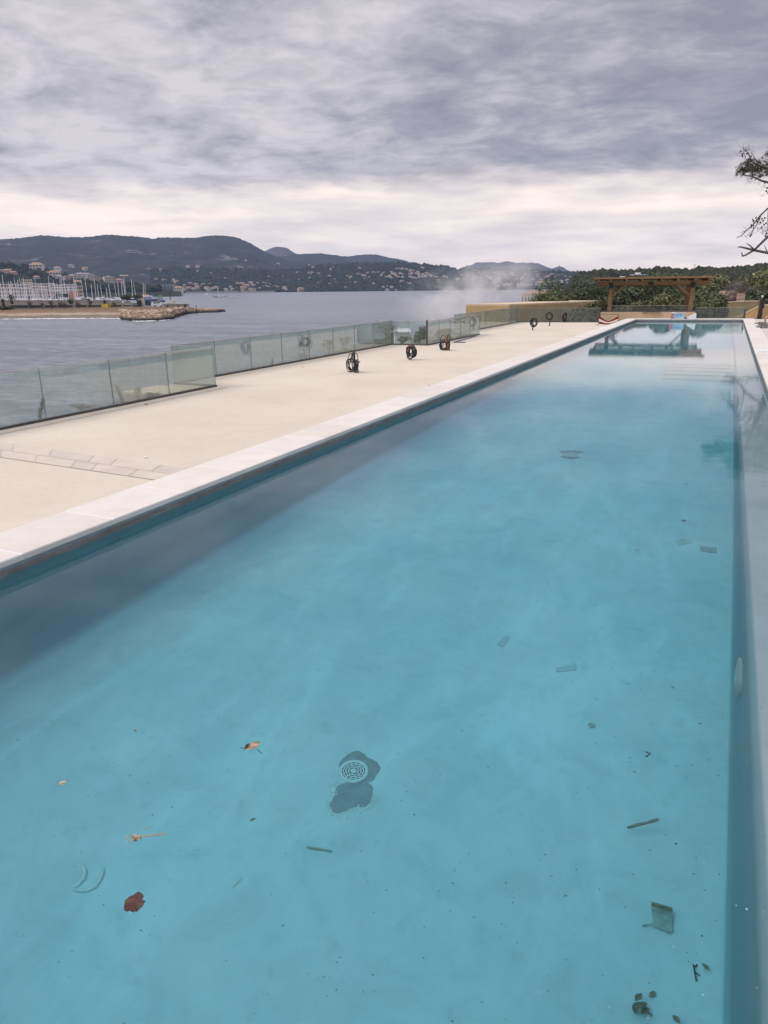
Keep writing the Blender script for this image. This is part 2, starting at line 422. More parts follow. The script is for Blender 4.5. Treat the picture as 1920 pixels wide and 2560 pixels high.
# terraces (blocks that reach down to the rocks)
AX, BX2, CX2, DX = -13.35, -14.9, -13.03, -14.6
YA, YB, YC, YD = 16.85, 32.8, 41.1, 56.3
tb = MB()
poly = [(OL+.03, -6), (OL+.03, yend(OL)+3.2), (DX-.12, YD-.35+.4), (DX-.12, YC+.12), (CX2-.12, YC+.12), (CX2-.12, YB+.12), (BX2-.12, YB+.12), (BX2-.12, YA-.12), (AX-.12, YA-.12), (AX-.12, -6)]
tb.prism(poly, -10, TZ)
tb.prism([(OL+.03, Y0-6.4), (OR-.03, Y0-6.4), (OR-.03, Y0-.7), (OL+.03, Y0-.7)], -10, -.04)
tb.prism([(OL+.03, yend(OL)+.9), (OR-.03, yend(OR)+.9), (OR-.03, yend(OR)+10), (OL+.03, yend(OL)+9)], -10, TZ+.002)
struct(tb.build('terrace', m_screed))
rb = MB()
rb.prism([(OR-.03, -6), (16, -6), (16, yend(OR)+1.0), (OR-.03, yend(OR)+.9)], -10, -.035)
m_deck = simple('worn_limestone_deck', (.60, .535, .48), .7, .12, 1.1, .15)
struct(rb.build('right_deck', m_deck))

# strip of pavers crossing the terrace and the slab row along the balustrade
def strip_quads(c00, c10, c11, c01, cuts, rows):
    c00, c10, c11, c01 = map(Vector, (c00, c10, c11, c01)); r = []
    def P(u, v): return (c00.lerp(c10, u)).lerp(c01.lerp(c11, u), v)
    for (v0, v1, off) in rows:
        us = [0]+[min(1, max(0, c+off)) for c in cuts]+[1]
        for a, b in zip(us[:-1], us[1:]):
            if b-a < .03: continue
            r.append([P(a+.0015, v0+.006), P(b-.0015, v0+.006), P(b-.0015, v1-.006), P(a+.0015, v1-.006)])
    return r
pv = MB(); jb = MB()
A0 = at_z(-60, 1098, TZ); A1 = at_z(422, 1169, TZ); B1 = at_z(350, 1198, TZ); B0 = at_z(-60, 1135, TZ)
A1.x = B1.x = OL+.02
jb.quad(*[(p.x, p.y, TZ+.004) for p in (B0, B1, A1, A0)])
for i, q in enumerate(strip_quads(B0, B1, A1, A0, [.13, .3, .47, .56, .72, .86], [(0, .48, 0), (.48, 1, .05)])):
    pv.quad(*[(p.x, p.y, TZ+.008) for p in q], [2, 0, 1][i % 3])
q0, q1 = (AX+.05, -4), (AX+.42, YA-1.2)
jb.quad((AX+.06, -4, TZ+.004), (AX+.44, -4, TZ+.004), (AX+.44, YA, TZ+.004), (AX+.06, YA, TZ+.004))
yy = -4; i = 0
while yy < YA-.2:
    L_ = random.choice([.9, 1.2, 1.2]); e = min(YA-.01, yy+L_)
    pv.quad((AX+.07, yy+.004, TZ+.008), (AX+.434, yy+.004, TZ+.008), (AX+.434, e-.004, TZ+.008), (AX+.07, e-.004, TZ+.008), 1); yy = e; i += 1
struct(pv.build('paving_strip', m_paver)); struct(jb.build('paving_bed', m_joint))
# ------------------------------------------------------------------ glass balustrades
def glass_mat(name, tint, h0, h1):
    m, nt, nn, ll = newmat(name)
    pos = geopos(nt)
    dirt = noise_(nt, scalev(nt, pos, (1.5, 1.5, .35)), 3.5, 7, .65, .4)
    df = math_(nt, 'ADD', h0, math_(nt, 'MULTIPLY', sstep(nt, dirt, .35, .8), h1))
    tr = N(nt, 'ShaderNodeBsdfTransparent'); tr.inputs[0].default_value = tint
    hzc = N(nt, 'ShaderNodeBsdfDiffuse'); hzc.inputs[0].default_value = (.66, .71, .69, 1)
    tl = N(nt, 'ShaderNodeBsdfTranslucent'); tl.inputs[0].default_value = (.66, .71, .69, 1)
    hm = nt.nodes.new('ShaderNodeMixShader'); hm.inputs[0].default_value = .5; ll.new(hzc.outputs[0], hm.inputs[1]); ll.new(tl.outputs[0], hm.inputs[2])
    m1 = nt.nodes.new('ShaderNodeMixShader'); ll.new(df, m1.inputs[0]); ll.new(tr.outputs[0], m1.inputs[1]); ll.new(hm.outputs[0], m1.inputs[2])
    gl = N(nt, 'ShaderNodeBsdfGlossy', Roughness=.02)
    fr = N(nt, 'ShaderNodeFresnel', IOR=1.45)
    m2 = nt.nodes.new('ShaderNodeMixShader'); ll.new(math_(nt, 'MULTIPLY', fr.outputs[0], .55), m2.inputs[0]); ll.new(m1.outputs[0], m2.inputs[1]); ll.new(gl.outputs[0], m2.inputs[2])
    o = nt.nodes.new('ShaderNodeOutputMaterial'); ll.new(m2.outputs[0], o.inputs[0])
    return m
m_glass = glass_mat('salt_hazed_glass', (.89, .945, .93, 1), .075, .15)
m_glassd = glass_mat('shade_tinted_clear_glass', (.80, .84, .84, 1), .06, .05)  # less haze; tint darkened to carry the dim trees behind it
m_edge = simple('green_glass_edge', (.20, .27, .25), .25, .15, 4, 0, spec=.5)
m_alu = simple('grey_aluminium', (.42, .40, .39), .45, .15, 4, .05, spec=.5, metal=.3)
m_chan = simple('dark_channel', (.085, .08, .075), .6, .2, 5, .05)
GH = 1.14
def fence(p0, p1, label, lens, z=TZ, h=GH, cap=True, gm=None):
    p0, p1 = Vector((*p0, 0)), Vector((*p1, 0)); d = p1-p0; LL = d.length; d.normalize(); nx = Vector((-d.y, d.x, 0))
    t = thing('glass_balustrade', label, 'glass balustrade', (p0.x, p0.y, z), math.atan2(d.y, d.x), 'glass balustrades round the terrace')
    n = max(1, round(LL/lens)); s = LL/n
    b = MB(); b.bx(0, LL, -.045, .045, 0, .055); b.build('base_channel', m_chan, t)
    if cap:
        b = MB(); b.bx(0, LL, -.012, .012, h, h+.014); b.build('top_rail', m_alu, t)
    for i in range(n):
        b = MB(); x0, x1 = i*s+.006, (i+1)*s-.006
        b.quad((x0+.003, -.008, .056), (x1-.003, -.008, .056), (x1-.003, -.008, h-.002), (x0+.003, -.008, h-.002))
        b.quad((x1-.003, .008, .056), (x0+.003, .008, .056), (x0+.003, .008, h-.002), (x1-.003, .008, h-.002))
        pn = b.build('glass_panel', gm or m_glass, t)
        for xe in (x0, x1):
            b = MB(); b.bx(xe-.001, xe+.001, -.0085, .0085, .056, h-.002); b.build('glass_edge', m_edge, pn)
    return t
fence((AX, -3.05), (AX, YA), 'nearest run of hazy green glass panels, left edge of the terrace', 1.995)
fence((AX-.05, YA), (BX2, YA), 'single glass return panel beside a cream ledge, facing along the terrace', 1.7)
fence((BX2, YA+.06), (BX2, YB-.06), 'long middle run of glass panels set back behind the first coil of pipe', 2.0)
fence((BX2, YB), (CX2-.05, YB), 'short glass run facing the viewer with dark shrubs and a shed behind it', 1.0)
t = fence((CX2, YB), (CX2, YC), 'glass run with a dark end post just behind the coil with brown wrapping', 1.66)
b = MB(); b.bx(-.035, .035, -.035, .035, .056, GH+.06); b.build('end_post', m_chan, t)
fence((CX2-.05, YC), (DX, YC), 'narrow glass return panel near the middle of the terrace edge', 1.6)
fence((DX, YC+.06), (DX, YD-.06), 'far run of greenish glass panels below the long ochre wall', 1.27)
WX0, WX1 = -8.62, -2.1
def fy(x): return YD+(x-DX)*SK
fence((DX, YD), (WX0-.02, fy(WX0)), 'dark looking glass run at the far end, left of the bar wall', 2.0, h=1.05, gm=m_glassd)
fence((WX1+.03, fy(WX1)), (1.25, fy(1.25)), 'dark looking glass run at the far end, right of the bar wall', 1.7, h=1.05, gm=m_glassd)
# ------------------------------------------------------------------ sea and hills
m_sea, nt, nn, ll = newmat('sea_water')
pos = geopos(nt)
s1 = noise_(nt, scalev(nt, pos, (.35, 1, 1)), .22, 8, .62, .3)
s2 = noise_(nt, scalev(nt, pos, (.5, 1, 1)), .03, 4, .55)
s3 = noise_(nt, scalev(nt, pos, (.3, 1, 1)), .006, 4, .55, .5)
hh = math_(nt, 'ADD', math_(nt, 'MULTIPLY', s1, 1.0), math_(nt, 'MULTIPLY', s2, 2.2))
s4 = noise_(nt, scalev(nt, pos, (.6, 1, 1)), .55, 6, .70, .4); s5 = noise_(nt, scalev(nt, pos, (.15, 1, 1)), .10, 6, .66, .3)
c = ramp(nt, math_(nt, 'ADD', math_(nt, 'ADD', math_(nt, 'MULTIPLY', s4, .56), math_(nt, 'MULTIPLY', s5, .28)), math_(nt, 'MULTIPLY', s3, .2)), [(.40, (.03, .045, .075)), (.50, (.10, .12, .16)), (.62, (.235, .26, .305))]).outputs[0]  # light and dark of the ripples painted into the base colour
p = finish(nt, c, .28, bump(nt, hh, 1.0, 1.1), .45)
sb = MB(); sb.prism([(-8000, -700), (2500, -700), (2500, 7200), (-8000, 7200)], SEA-2, SEA)
struct(sb.build('sea_water', m_sea))

def forest_mat(name, lo, hi, rock=0., scale=.09, rockc=(.30, .28, .27), clear=0.):
    m, nt, nn, ll = newmat(name); pos = geopos(nt)
    f = noise_(nt, pos, scale, 8, .72); g = noise_(nt, pos, scale*.08, 5, .6)
    c = ramp(nt, math_(nt, 'ADD', math_(nt, 'MULTIPLY', f, .7), math_(nt, 'MULTIPLY', g, .3)), [(.38, lo), (.62, hi)]).outputs[0]
    c = mixc(nt, .75, c, ramp(nt, noise_(nt, scalev(nt, pos, (1, 1, 1.6)), .013, 7, .68, .6), [(.34, (.5, .55, .6)), (.5, (1, 1, 1)), (.68, (1.75, 1.65, 1.5))]).outputs[0], 'MULTIPLY')
    if rock:
        k = math_(nt, 'MULTIPLY', sstep(nt, noise_(nt, scalev(nt, pos, (1, 1, 2.2)), .006, 9, .74, .8), .565, .64), rock)
        k = math_(nt, 'MULTIPLY', k, sstep(nt, noise_(nt, pos, .035, 5, .7), .42, .62))
        c = mixc(nt, k, c, rockc)
    if clear:
        k = math_(nt, 'MULTIPLY', sstep(nt, noise_(nt, pos, .004, 6, .65, 1.), .62, .7), clear)
        c = mixc(nt, k, c, (.11, .105, .06))
    finish(nt, c, .95, bump(nt, f, 1.0, 4.0), .05); return m
HILLS = {}
def interp(prof, a):
    if a <= prof[0][0]: return prof[0][1]
    for (a0, e0), (a1, e1) in zip(prof[:-1], prof[1:]):
        if a <= a1: return e0+(e1-e0)*(a-a0)/max(1e-9, a1-a0)
    return prof[-1][1]
def hill(name, crest, d0, d1, d2, mat, cols=260, rows=34, amp=.10, fuzz=2., base=None, ext=(R(14), R(10)), exte=(None, None), power=1.0):
    """terrain whose skyline follows a surveyed crest: foot at distance d0, crest at d1, back at d2"""
    pr = sorted(azel(*c) for c in crest)
    lo, hi_ = pr[0], pr[-1]
    pr = [(lo[0]-ext[0], lo[1] if exte[0] is None else exte[0])]+pr+[(hi_[0]+ext[1], hi_[1] if exte[1] is None else exte[1])]
    zb = SEA-3 if base is None else base
    vs = []; fs = []
    A0, A1 = pr[0][0], pr[-1][0]
    for i in range(cols+1):
        a = A0+(A1-A0)*i/cols
        fz = noise.fractal(Vector((a*900, 1.3, d1*.01)), .9, 2.2, 4)*fuzz
        zc = CH+math.tan(interp(pr, a))*d1
        ff = d0(a) if callable(d0) else d0
        for j in range(rows+1):
            t = j/rows
            if t <= .72:
                s = t/.72; D = ff+(d1-ff)*s
                z = zb+(zc-zb)*(s**power)
                P = Vector((math.sin(a)*D, math.cos(a)*D, 0))
                nz = noise.fractal(P*(9./d1)+Vector((d1, 0, 0)), .8, 2.1, 6)
                z += nz*amp*(zc-zb)*s*(1-s)*2.2 + fz*max(0, (s-.9)/.1)
                zmax = CH+(zc-CH)*(D/d1)-.2 if s < 1 else 1e9
                if s > .5: z = min(z, zmax+(fz if s > .97 else 0))
            else:
                s = (t-.72)/.28; D = d1+(d2-d1)*s; z = zc+fz*(1-s)+(zb-zc)*s*.75
            vs.append((math.sin(a)*D, math.cos(a)*D, z))
    M_ = rows+1
    for i in range(cols):
        for j in range(rows):
            fs.append((i*M_+j, (i+1)*M_+j, (i+1)*M_+j+1, i*M_+j+1))
    b = MB(); b.add(vs, fs); o = struct(b.build(name, mat, smooth=True))
    HILLS[name] = BVHTree.FromPolygons([Vector(v) for v in vs], fs)
    return o
def on_hill(px, py, names):
    d = ray(px, py).normalized(); best = None
    for n_ in names:
        h = HILLS[n_].ray_cast(CAM, d)
        if h[0] is not None and (best is None or h[3] < best[3]): best = h
    return best[0] if best else None

m_f1 = forest_mat('pine_forest_far', (.022, .028, .028), (.048, .055, .045), .75)
m_f2 = forest_mat('wooded_slope', (.018, .026, .020), (.055, .062, .042), .3, .12, clear=.5)
m_f3 = forest_mat('bare_far_mountain', (.05, .055, .05), (.09, .09, .085), .6, .03)
m_f4 = forest_mat('near_wooded_ridge', (.022, .030, .020), (.06, .065, .04), 0, .2)

hill('main_hill', [(0, 595), (26, 594), (48, 593), (72, 589), (99, 586), (127, 588), (159, 590), (189, 591), (209, 591), (229, 590), (249, 587), (278, 585), (308, 588), (330, 589), (382, 595), (390, 595), (396, 592), (423, 592), (464, 593), (495, 591), (515, 588), (536, 586), (566, 587), (587, 590), (607, 598), (628, 607), (640, 616), (661, 626), (682, 636), (700, 644), (764, 656), (860, 668), (960, 690)],
     lambda a: 2430, 3900, 5200, m_f1, 420, 44, .16, 5., ext=(R(16), R(3)), exte=(None, R(.4)))
hill('distant_peak', [(600, 668), (640, 640), (661, 627), (672, 621), (686, 616), (696, 615), (711, 617), (719, 619), (727, 626), (741, 633), (764, 642), (800, 660)], 4800, 6000, 6700, m_f3, 120, 24, .1, 6, ext=(R(2), R(2)), exte=(R(.5), R(.5)))
hill('middle_ridge', [(640, 662), (680, 643), (694, 639), (723, 635), (754, 633), (774, 632), (801, 631), (821, 634), (846, 637), (866, 642), (887, 650), (907, 656), (960, 668)], 3300, 4600, 5300, m_f1, 160, 30, .12, 5, ext=(R(3), R(2)), exte=(R(.6), R(.4)))
hill('bluish_ridge', [(800, 652), (854, 638), (873, 638), (891, 635), (918, 633), (941, 633), (961, 639), (982, 643), (1002, 646), (1015, 650), (1033, 657), (1043, 660), (1070, 668)], 4000, 5200, 5800, m_f1, 140, 26, .1, 6, ext=(R(3), R(2)), exte=(R(.8), R(.6)))
hill('far_mountain', [(1100, 690), (1140, 677), (1153, 672), (1166, 662), (1179, 661), (1192, 654), (1231, 654), (1248, 656), (1266, 651), (1279, 653), (1292, 656), (1309, 655), (1335, 655), (1348, 658), (1368, 667), (1381, 670), (1398, 664), (1409, 667), (1420, 676), (1429, 682), (1470, 692)], 4900, 6200, 6900, m_f3, 160, 22, .06, 5, ext=(R(2), R(2)), exte=(R(.3), R(.3)))
def town_foot(a):
    return 2350
hill('town_hill', [(690, 700), (764, 668), (846, 660), (887, 658), (940, 658), (961, 658), (1023, 658), (1043, 659), (1064, 661), (1084, 663), (1105, 663), (1125, 667), (1142, 672), (1175, 673), (1216, 671), (1244, 674), (1270, 673), (1290, 676), (1335, 676), (1357, 678), (1390, 678), (1418, 681), (1444, 680), (1478, 681), (1500, 678), (1560, 680)],
     lambda a: 2300-(a+R(36))*500, 3150, 3900, m_f2, 330, 40, .12, 5., ext=(R(4), R(12)), exte=(R(.05), R(1.2)))
hill('near_left_hill', [(0, 664), (30, 666), (66, 668), (99, 673), (123, 677), (139, 686), (169, 691), (219, 697), (259, 703), (288, 707), (318, 711), (360, 717), (400, 722)], 1200, 1560, 1900, m_f2, 180, 30, .12, 2.5, ext=(R(14), R(1.5)), exte=(R(2.6), R(-.1)))
hill('right_ridge', [(1430, 694), (1480, 684), (1501, 679), (1520, 681), (1546, 682), (1573, 681), (1613, 678), (1650, 675), (1692, 678), (1732, 679), (1766, 674), (1793, 675), (1825, 674), (1865, 671), (1910, 666), (1940, 663)], 330, 680, 900, m_f4, 160, 30, .1, 1.6, ext=(R(1.2), R(22)), exte=(R(-.9), R(2.2)))

# ------------------------------------------------------------------ things on the terrace
m_black = simple('black_corrugated_pipe', (.022, .024, .028), .5, .3, 20, .3, .004, spec=.4)
m_brown = simple('brown_tape', (.20, .095, .055), .6, .35, 14, .2)
m_orange = simple('orange_string', (.33, .14, .07), .7, .2, 10, 0)
m_wire = simple('pale_wire_end', (.35, .34, .33), .5, .2, 10, 0)
m_rodblue = simple('grey_blue_rod', (.15, .17, .24), .5, .2, 8, 0)

def ring(c, rx, rz, yaw, tilt, jit=0., n=26, ph=0.):
    """loop of pipe standing in a vertical plane, turned by yaw and leaning by tilt"""
    M = Matrix.Rotation(yaw, 3, 'Z') @ Matrix.Rotation(tilt, 3, 'X'); r = []
    for k in range(n):
        a = 2*PI*k/n+ph
        r.append(Vector(c)+M @ Vector((rx*math.cos(a), jit*math.sin(2*a+ph), rz*math.sin(a))))
    return r
def coil(label, base, strands, extras=(), stub=None, ends=(), rr=.0135, sc=1.):
    """strands: (cx, cz, rx, rz, yaw, tilt, count, spread) loops; extras: open tubes (pts, radius, material, name)"""
    t = thing('pipe_coil', label, 'coil of pipe', (base.x, base.y, TZ), -R(25), 'coils of black pipe rising from the terrace'); t.scale = (sc, sc, sc)
    rnd = random.Random(int(base.y*10))
    for (cx, cz, rx, rz, yaw, tilt, cnt, spread) in strands:
        for i in range(cnt):
            b = MB(); k = rnd.uniform(.78, 1.1)
            off = (i-(cnt-1)/2)*spread
            b.tube(ring((cx+rnd.uniform(-.02, .02), off, max(cz+rnd.uniform(-.02, .03), rz*k+rr*.5)), rx*k, rz*k, yaw+rnd.uniform(-.12, .12), tilt+rnd.uniform(-.2, .2), .035, ph=rnd.random()*6), rr, 7, closed=True)
            b.build('pipe_loop', m_black, t, True)
    for pts, r, m_, nm in extras:
        b = MB(); b.tube(pts, r, 7); b.build(nm, m_, t, True)
    if stub:
        b = MB(); b.tube(stub[0], stub[1], 9); b.build('conduit_stub', m_black, t, True)
    for a, e in ends:
        b = MB(); b.tube([a, ((Vector(a)+Vector(e))/2+Vector((0, 0, .015))), e], .006, 5); b.build('wire_end', m_wire, t)
    return t
def arc(p0, p1, h, n=12, side=(0, 0)):
    p0, p1 = Vector(p0), Vector(p1)
    return [p0.lerp(p1, i/n)+Vector((side[0], side[1], h))*math.sin(PI*i/n) for i in range(n+1)]

P = at_z(886, 931, TZ)
coil('nearest coil, twin bundles with a tall thick upright pipe loop between them', P,
     [(-.15, .22, .15, .23, .5, .15, 6, .03), (.14, .2, .085, .2, -.5, -.1, 5, .02), (-.12, .3, .14, .3, .3, .2, 1, 0)],
     [([(.02, 0, 0), (.02, 0, .3), (.025, 0, .6), (.02, 0, .68)], .03, m_black, 'upright_pipe'),
      (arc((.02, 0, .62), (.2, .02, .2), .18, side=(.06, 0)), .014, m_black, 'pipe_bow'),
      (arc((.03, 0, .66), (-.2, 0, .3), .12, side=(-.02, 0)), .016, m_black, 'pipe_bow'),
      (arc((.0, .03, .7), (-.05, .02, .33), .02, side=(-.09, 0)), .014, m_black, 'pipe_bow'),
      (arc((-.04, -.05, .05), (-.1, -.02, .35), .0, side=(.05, -.03)), .022, m_brown, 'tape_wrap'),
      ([(-.38, .02, .02), (-.2, 0, .012), (-.05, 0, .02)], .012, m_orange, 'orange_tail')],
     ends=[((-.24, 0, .13), (-.36, .02, .24)), ((.2, 0, .1), (.3, 0, .05))])
P = at_z(1027, 900, TZ)
coil('second coil, round bundle leaning over and tied at its top with orange string', P,
     [(0, .36, .17, .2, .15, .12, 7, .035), (-.01, .24, .16, .24, .1, -.1, 4, .03), (.1, .3, .13, .19, .7, .1, 4, .03)],
     [(arc((-.03, -.12, .34), (.04, -.1, .56), 0, side=(.03, -.04)), .014, m_orange, 'string_tie'),
      (arc((-.06, -.08, .55), (.1, -.06, .53), .02), .016, m_orange, 'string_tie')],
     ends=[((-.15, 0, .42), (-.25, 0, .46)), ((-.16, 0, .24), (-.26, 0, .2)), ((.2, 0, .46), (.32, 0, .43))])
P = at_z(1115, 876, TZ)
coil('third coil, wide low bundle under brown wrapping and a tall pipe hoop', P,
     [(-.1, .21, .23, .21, .15, .1, 6, .035), (-.1, .21, .17, .17, .2, .1, 5, .04), (-.18, .34, .2, .33, .1, .1, 1, .02)],
     [([(.03, .0, .2), (.04, 0, .45), (.07, 0, .62), (.06, 0, .68)], [.06, .065, .05, .02], m_brown, 'tape_wrap'),
      ([(.12, 0, .04), (.12, 0, .2), (.1, .02, .32)], [.06, .07, .045], m_brown, 'tape_wrap'),
      (arc((.05, 0, .6), (.2, 0, .1), .3, side=(.1, 0), n=16), .017, m_black, 'pipe_bow'),
      ([(.2, 0, 0), (.2, 0, .3)], .03, m_black, 'upright_pipe')],
     ends=[((-.3, 0, .1), (-.4, 0, .04))])
P = at_z(1332, 826, TZ)
coil('upright coil on a short black stub, nearest of the far three', P,
     [(.07, .66, .28, .36, .2, .05, 7, .04), (.16, .66, .2, .33, .2, .1, 4, .03)],
     [(arc((-.05, -.1, .9), (.1, -.1, .97), .02), .03, m_orange, 'orange_tape')],
     stub=([(-.03, 0, 0), (-.01, 0, .3), (0, 0, .5)], .05), rr=.02, sc=.74)
P = at_z(1372, 815, TZ)
coil('round open coil held high on a leaning black stub, middle of the far three', P,
     [(0, .86, .33, .34, .15, .05, 6, .03)],
     [(arc((-.2, -.05, .3), (-.1, -.05, .55), 0, side=(.04, 0)), .02, m_orange, 'orange_tape')],
     stub=([(.03, 0, 0), (.12, 0, .35), (.16, 0, .58)], .05),
     ends=[((-.15, 0, 1.15), (-.3, 0, 1.25)), ((.3, 0, .8), (.55, 0, .68))], rr=.02, sc=.76)
P = at_z(1410, 806, TZ)
coil('thin coil seen edge on beside a low pipe, farthest of all', P,
     [(.05, .55, .14, .46, .9, .35, 6, .03), (.0, .45, .18, .4, .5, .3, 2, .03)],
     [([(-.95, .1, .02), (-.5, .05, .03), (-.1, 0, .06)], .025, m_black, 'pipe_bow')],
     stub=([(.06, 0, 0), (.07, 0, .4)], .06), ends=[((.2, 0, .85), (.32, 0, .95))], rr=.02, sc=.74)
# rods by the balustrade
for px, lab in ((((1134, 857), (1164, 857)), 'short blue grey rod lying across the terrace beside the brown wrapped coil'), (((1138, 856), (1190, 841)), 'long blue grey rod lying along the foot of the glass')):
    a, e = (at_z(*q, TZ) for q in px); b = MB(); b.bar((a.x, a.y, TZ+.025), (e.x, e.y, TZ+.025), .05, .05)
    tag(b.build('plastic_rod', m_rodblue), lab, 'rod', 'rods left on the terrace')
p = at_z(1285, 806, TZ); b = MB(); b.box((p.x, p.y, TZ+.06), (.16, .1, .055), rz=.4); b.box((p.x+.1, p.y+.05, TZ+.03), (.1, .12, .028), rz=.1)
m_white = simple('white_plastic', (.78, .78, .78), .5, .06, 3)
tag(b.build('plastic_bag', m_white), 'small crumpled white bag at the foot of the far glass run', 'bag')
# small leaf litter on the terrace
m_dry = simple('dry_leaf', (.33, .2, .12), .8, .35, 30)
def leaf(b, c, L_, w_, rz, curl=.25, mi=0, n=7):
    M = Matrix.Rotation(rz, 3, 'Z'); vs = []; c = Vector(c)
    for i in range(n):
        t = i/(n-1); ww = w_*math.sin(PI*min(.97, max(.04, t)))**.8
        for s in (-1, 0, 1):
            vs.append(c+M @ Vector((L_*(t-.5), s*ww*.5*random.uniform(.85, 1.1), abs(s)*curl*ww*.4+.002+.15*curl*L_*(t-.5)**2*4)))
    fs = [(i*3+k, i*3+k+1, (i+1)*3+k+1, (i+1)*3+k) for i in range(n-1) for k in (0, 1)]
    b.add(vs, fs, mi)
for px, lab, s in (((366, 1012), 'curled pale brown leaf lying near the foot of the glass', .16), ((756, 918), 'dark leaf lying alone on the terrace before the glass', .14), ((1073, 965), 'tiny dark leaf lying on the pool coping', .09), ((363, 1144), 'small white scrap on the beige terrace by the pavers', .1)):
    p = at_z(*px, TZ if px[0] != 1073 else 0); b = MB(); leaf(b, (p.x, p.y, p.z+.002), s, s*.5, random.random()*6, .6)
    tag(b.build('fallen_leaf' if 'leaf' in lab else 'paper_scrap', m_dry if 'leaf' in lab else m_white), lab, 'leaf' if 'leaf' in lab else 'scrap')

# ------------------------------------------------------------------ bar wall and pergola at the far end
m_wood, nt, nn, ll = newmat('weathered_pine')
v = objco(nt)
gr = noise_(nt, scalev(nt, v, (1.5, 9, 9)), 2.2, 6, .65, .6)
c = ramp(nt, gr, [(.3, (.155, .092, .048)), (.55, (.25, .16, .088)), (.75, (.33, .225, .13))]).outputs[0]
finish(nt, c, .75, bump(nt, gr, .2, .01), .2)
m_iron = simple('black_iron_plate', (.012, .012, .013), .45, .2, 8, .05)
m_cream = simple('cream_render', (.56, .43, .30), .9, .08, 1.2, .15)
m_slate = simple('dark_stone_top', (.07, .075, .08), .5, .25, 5, .05)
ang = math.atan(SK)
ox, oy = WX0, fy(WX0)
PX, PYY, PZ, PS = -9.48, 62.95, -.24, 1.1     # bar stands a few metres behind the pool end; sizes below are at 1:1.1
wall = thing('bar_wall', 'low cream rendered bar wall under the wooden pergola', 'bar wall', (PX, PYY, PZ), ang); wall.scale = (PS, PS, PS)
WL = (WX1-WX0)/math.cos(ang); WT = .44
b = MB(); b.bx(0, WL, -.35, .35, -5, WT); b.build('wall', m_cream, wall)
b = MB(); b.bx(-.03, WL+.03, -.30, .40, WT+.002, WT+.07); b.bx(2.9, 4.2, -.52, -.30, WT+.004, WT+.045); b.build('counter_top', m_slate, wall)
b = MB(); b.quad((.6, .36, WT+.07), (WL-.4, .36, WT+.07), (WL-.4, .36, WT+.42), (.6, .36, WT+.42)); b.build('glass_panel', m_glass, wall)
b = MB(); b.bx(.6, WL-.4, .34, .38, WT+.42, WT+.45); b.build('top_rail', m_alu, wall)
# pergola: four posts on the wall, two beams, eight rafters, boarded lid sloping to the back
pg = thing('wooden_pergola', 'rustic wooden pergola with black iron plates over the cream bar wall', 'pergola', (PX, PYY, PZ), ang); pg.scale = (PS, PS, PS)
BZ0, BZ1 = 2.34, 2.60
def xat(px, y=0):   # local x where a pixel column at horizon height meets the wall line
    d = ray(px, 715); t = (oy-ox*SK)/(d.y-d.x*SK)
    return (d.x*t-ox)/math.cos(ang)
pxs = [xat(1524)+.1, xat(1731)+.02]
pw = .27
posts = []
for i, x in enumerate(pxs):
    for yb in (0., 3.0):
        b = MB(); z0 = WT+.07 if yb == 0 else TZ-.3
        b.bx(x-pw/2, x+pw/2, yb-pw/2, yb+pw/2, z0, BZ0 if yb == 0 else BZ0-.1); posts.append(b.build('post', m_wood, pg))
    b = MB(); b.bx(x-pw/2-.012, x+pw/2+.012, -pw/2-.014, pw/2+.012, BZ0-.22, BZ0+.16); b.build('iron_plate', m_iron, pg)
xm = (pxs[0]+pxs[1])/2-.05
xl, xr = xat(1497), xat(1773)
for yb, dz in ((0., 0), (3.0, -.1)):
    b = MB(); b.bx(xl, xr, yb-.10, yb+.10, BZ0+dz+.002, BZ1+dz); b.build('beam', m_wood, pg)
b = MB(); b.bx(xm-.17, xm+.17, -.115, -.101, BZ0+.01, BZ0+.2); b.build('iron_plate', m_iron, pg)
for px in (1496, 1526, 1564, 1603, 1652, 1692, 1735, 1769):
    x = xat(px); b = MB(); b.bar((x, -.75, BZ1+.10), (x, 3.6, BZ1-.02), .17, .19); b.build('rafter', m_wood, pg)
xa, xb = xat(1484), xat(1779)
for k in range(10):
    y0 = -.82+k*.45; z = BZ1+.215-.027*(y0+.75)
    b = MB(); b.bar((xa-.02*(k % 2), y0+.222, z+.01), (xb+.03*(k % 3), y0+.222, z+.01), .44, .05, upv=(0, .027, 1)); b.build('roof_board', m_wood, pg)
b = MB(); b.bar((xa, -.84, BZ1+.24), (xb, -.84, BZ1+.24), .04, .13); b.build('fascia', m_wood, pg)
for x, s in ((pxs[0], 1), (pxs[1], -1)):
    b = MB(); b.bar((x+s*pw/2, 0, 1.55), (x+s*1.05, 0, BZ0+.02), .12, .13, upv=(0, 1, 0)); b.build('brace', m_wood, pg)
    b = MB(); b.bar((x+s*pw/2, 3.0, 1.45), (x+s*.9, 3.0, BZ0-.08), .12, .13, upv=(0, 1, 0)); b.build('brace', m_wood, pg)
    b = MB(); b.bar((x, .13, 1.55), (x, 1.0, BZ0+.02), .12, .13, upv=(1, 0, 0)); b.build('brace', m_wood, pg)

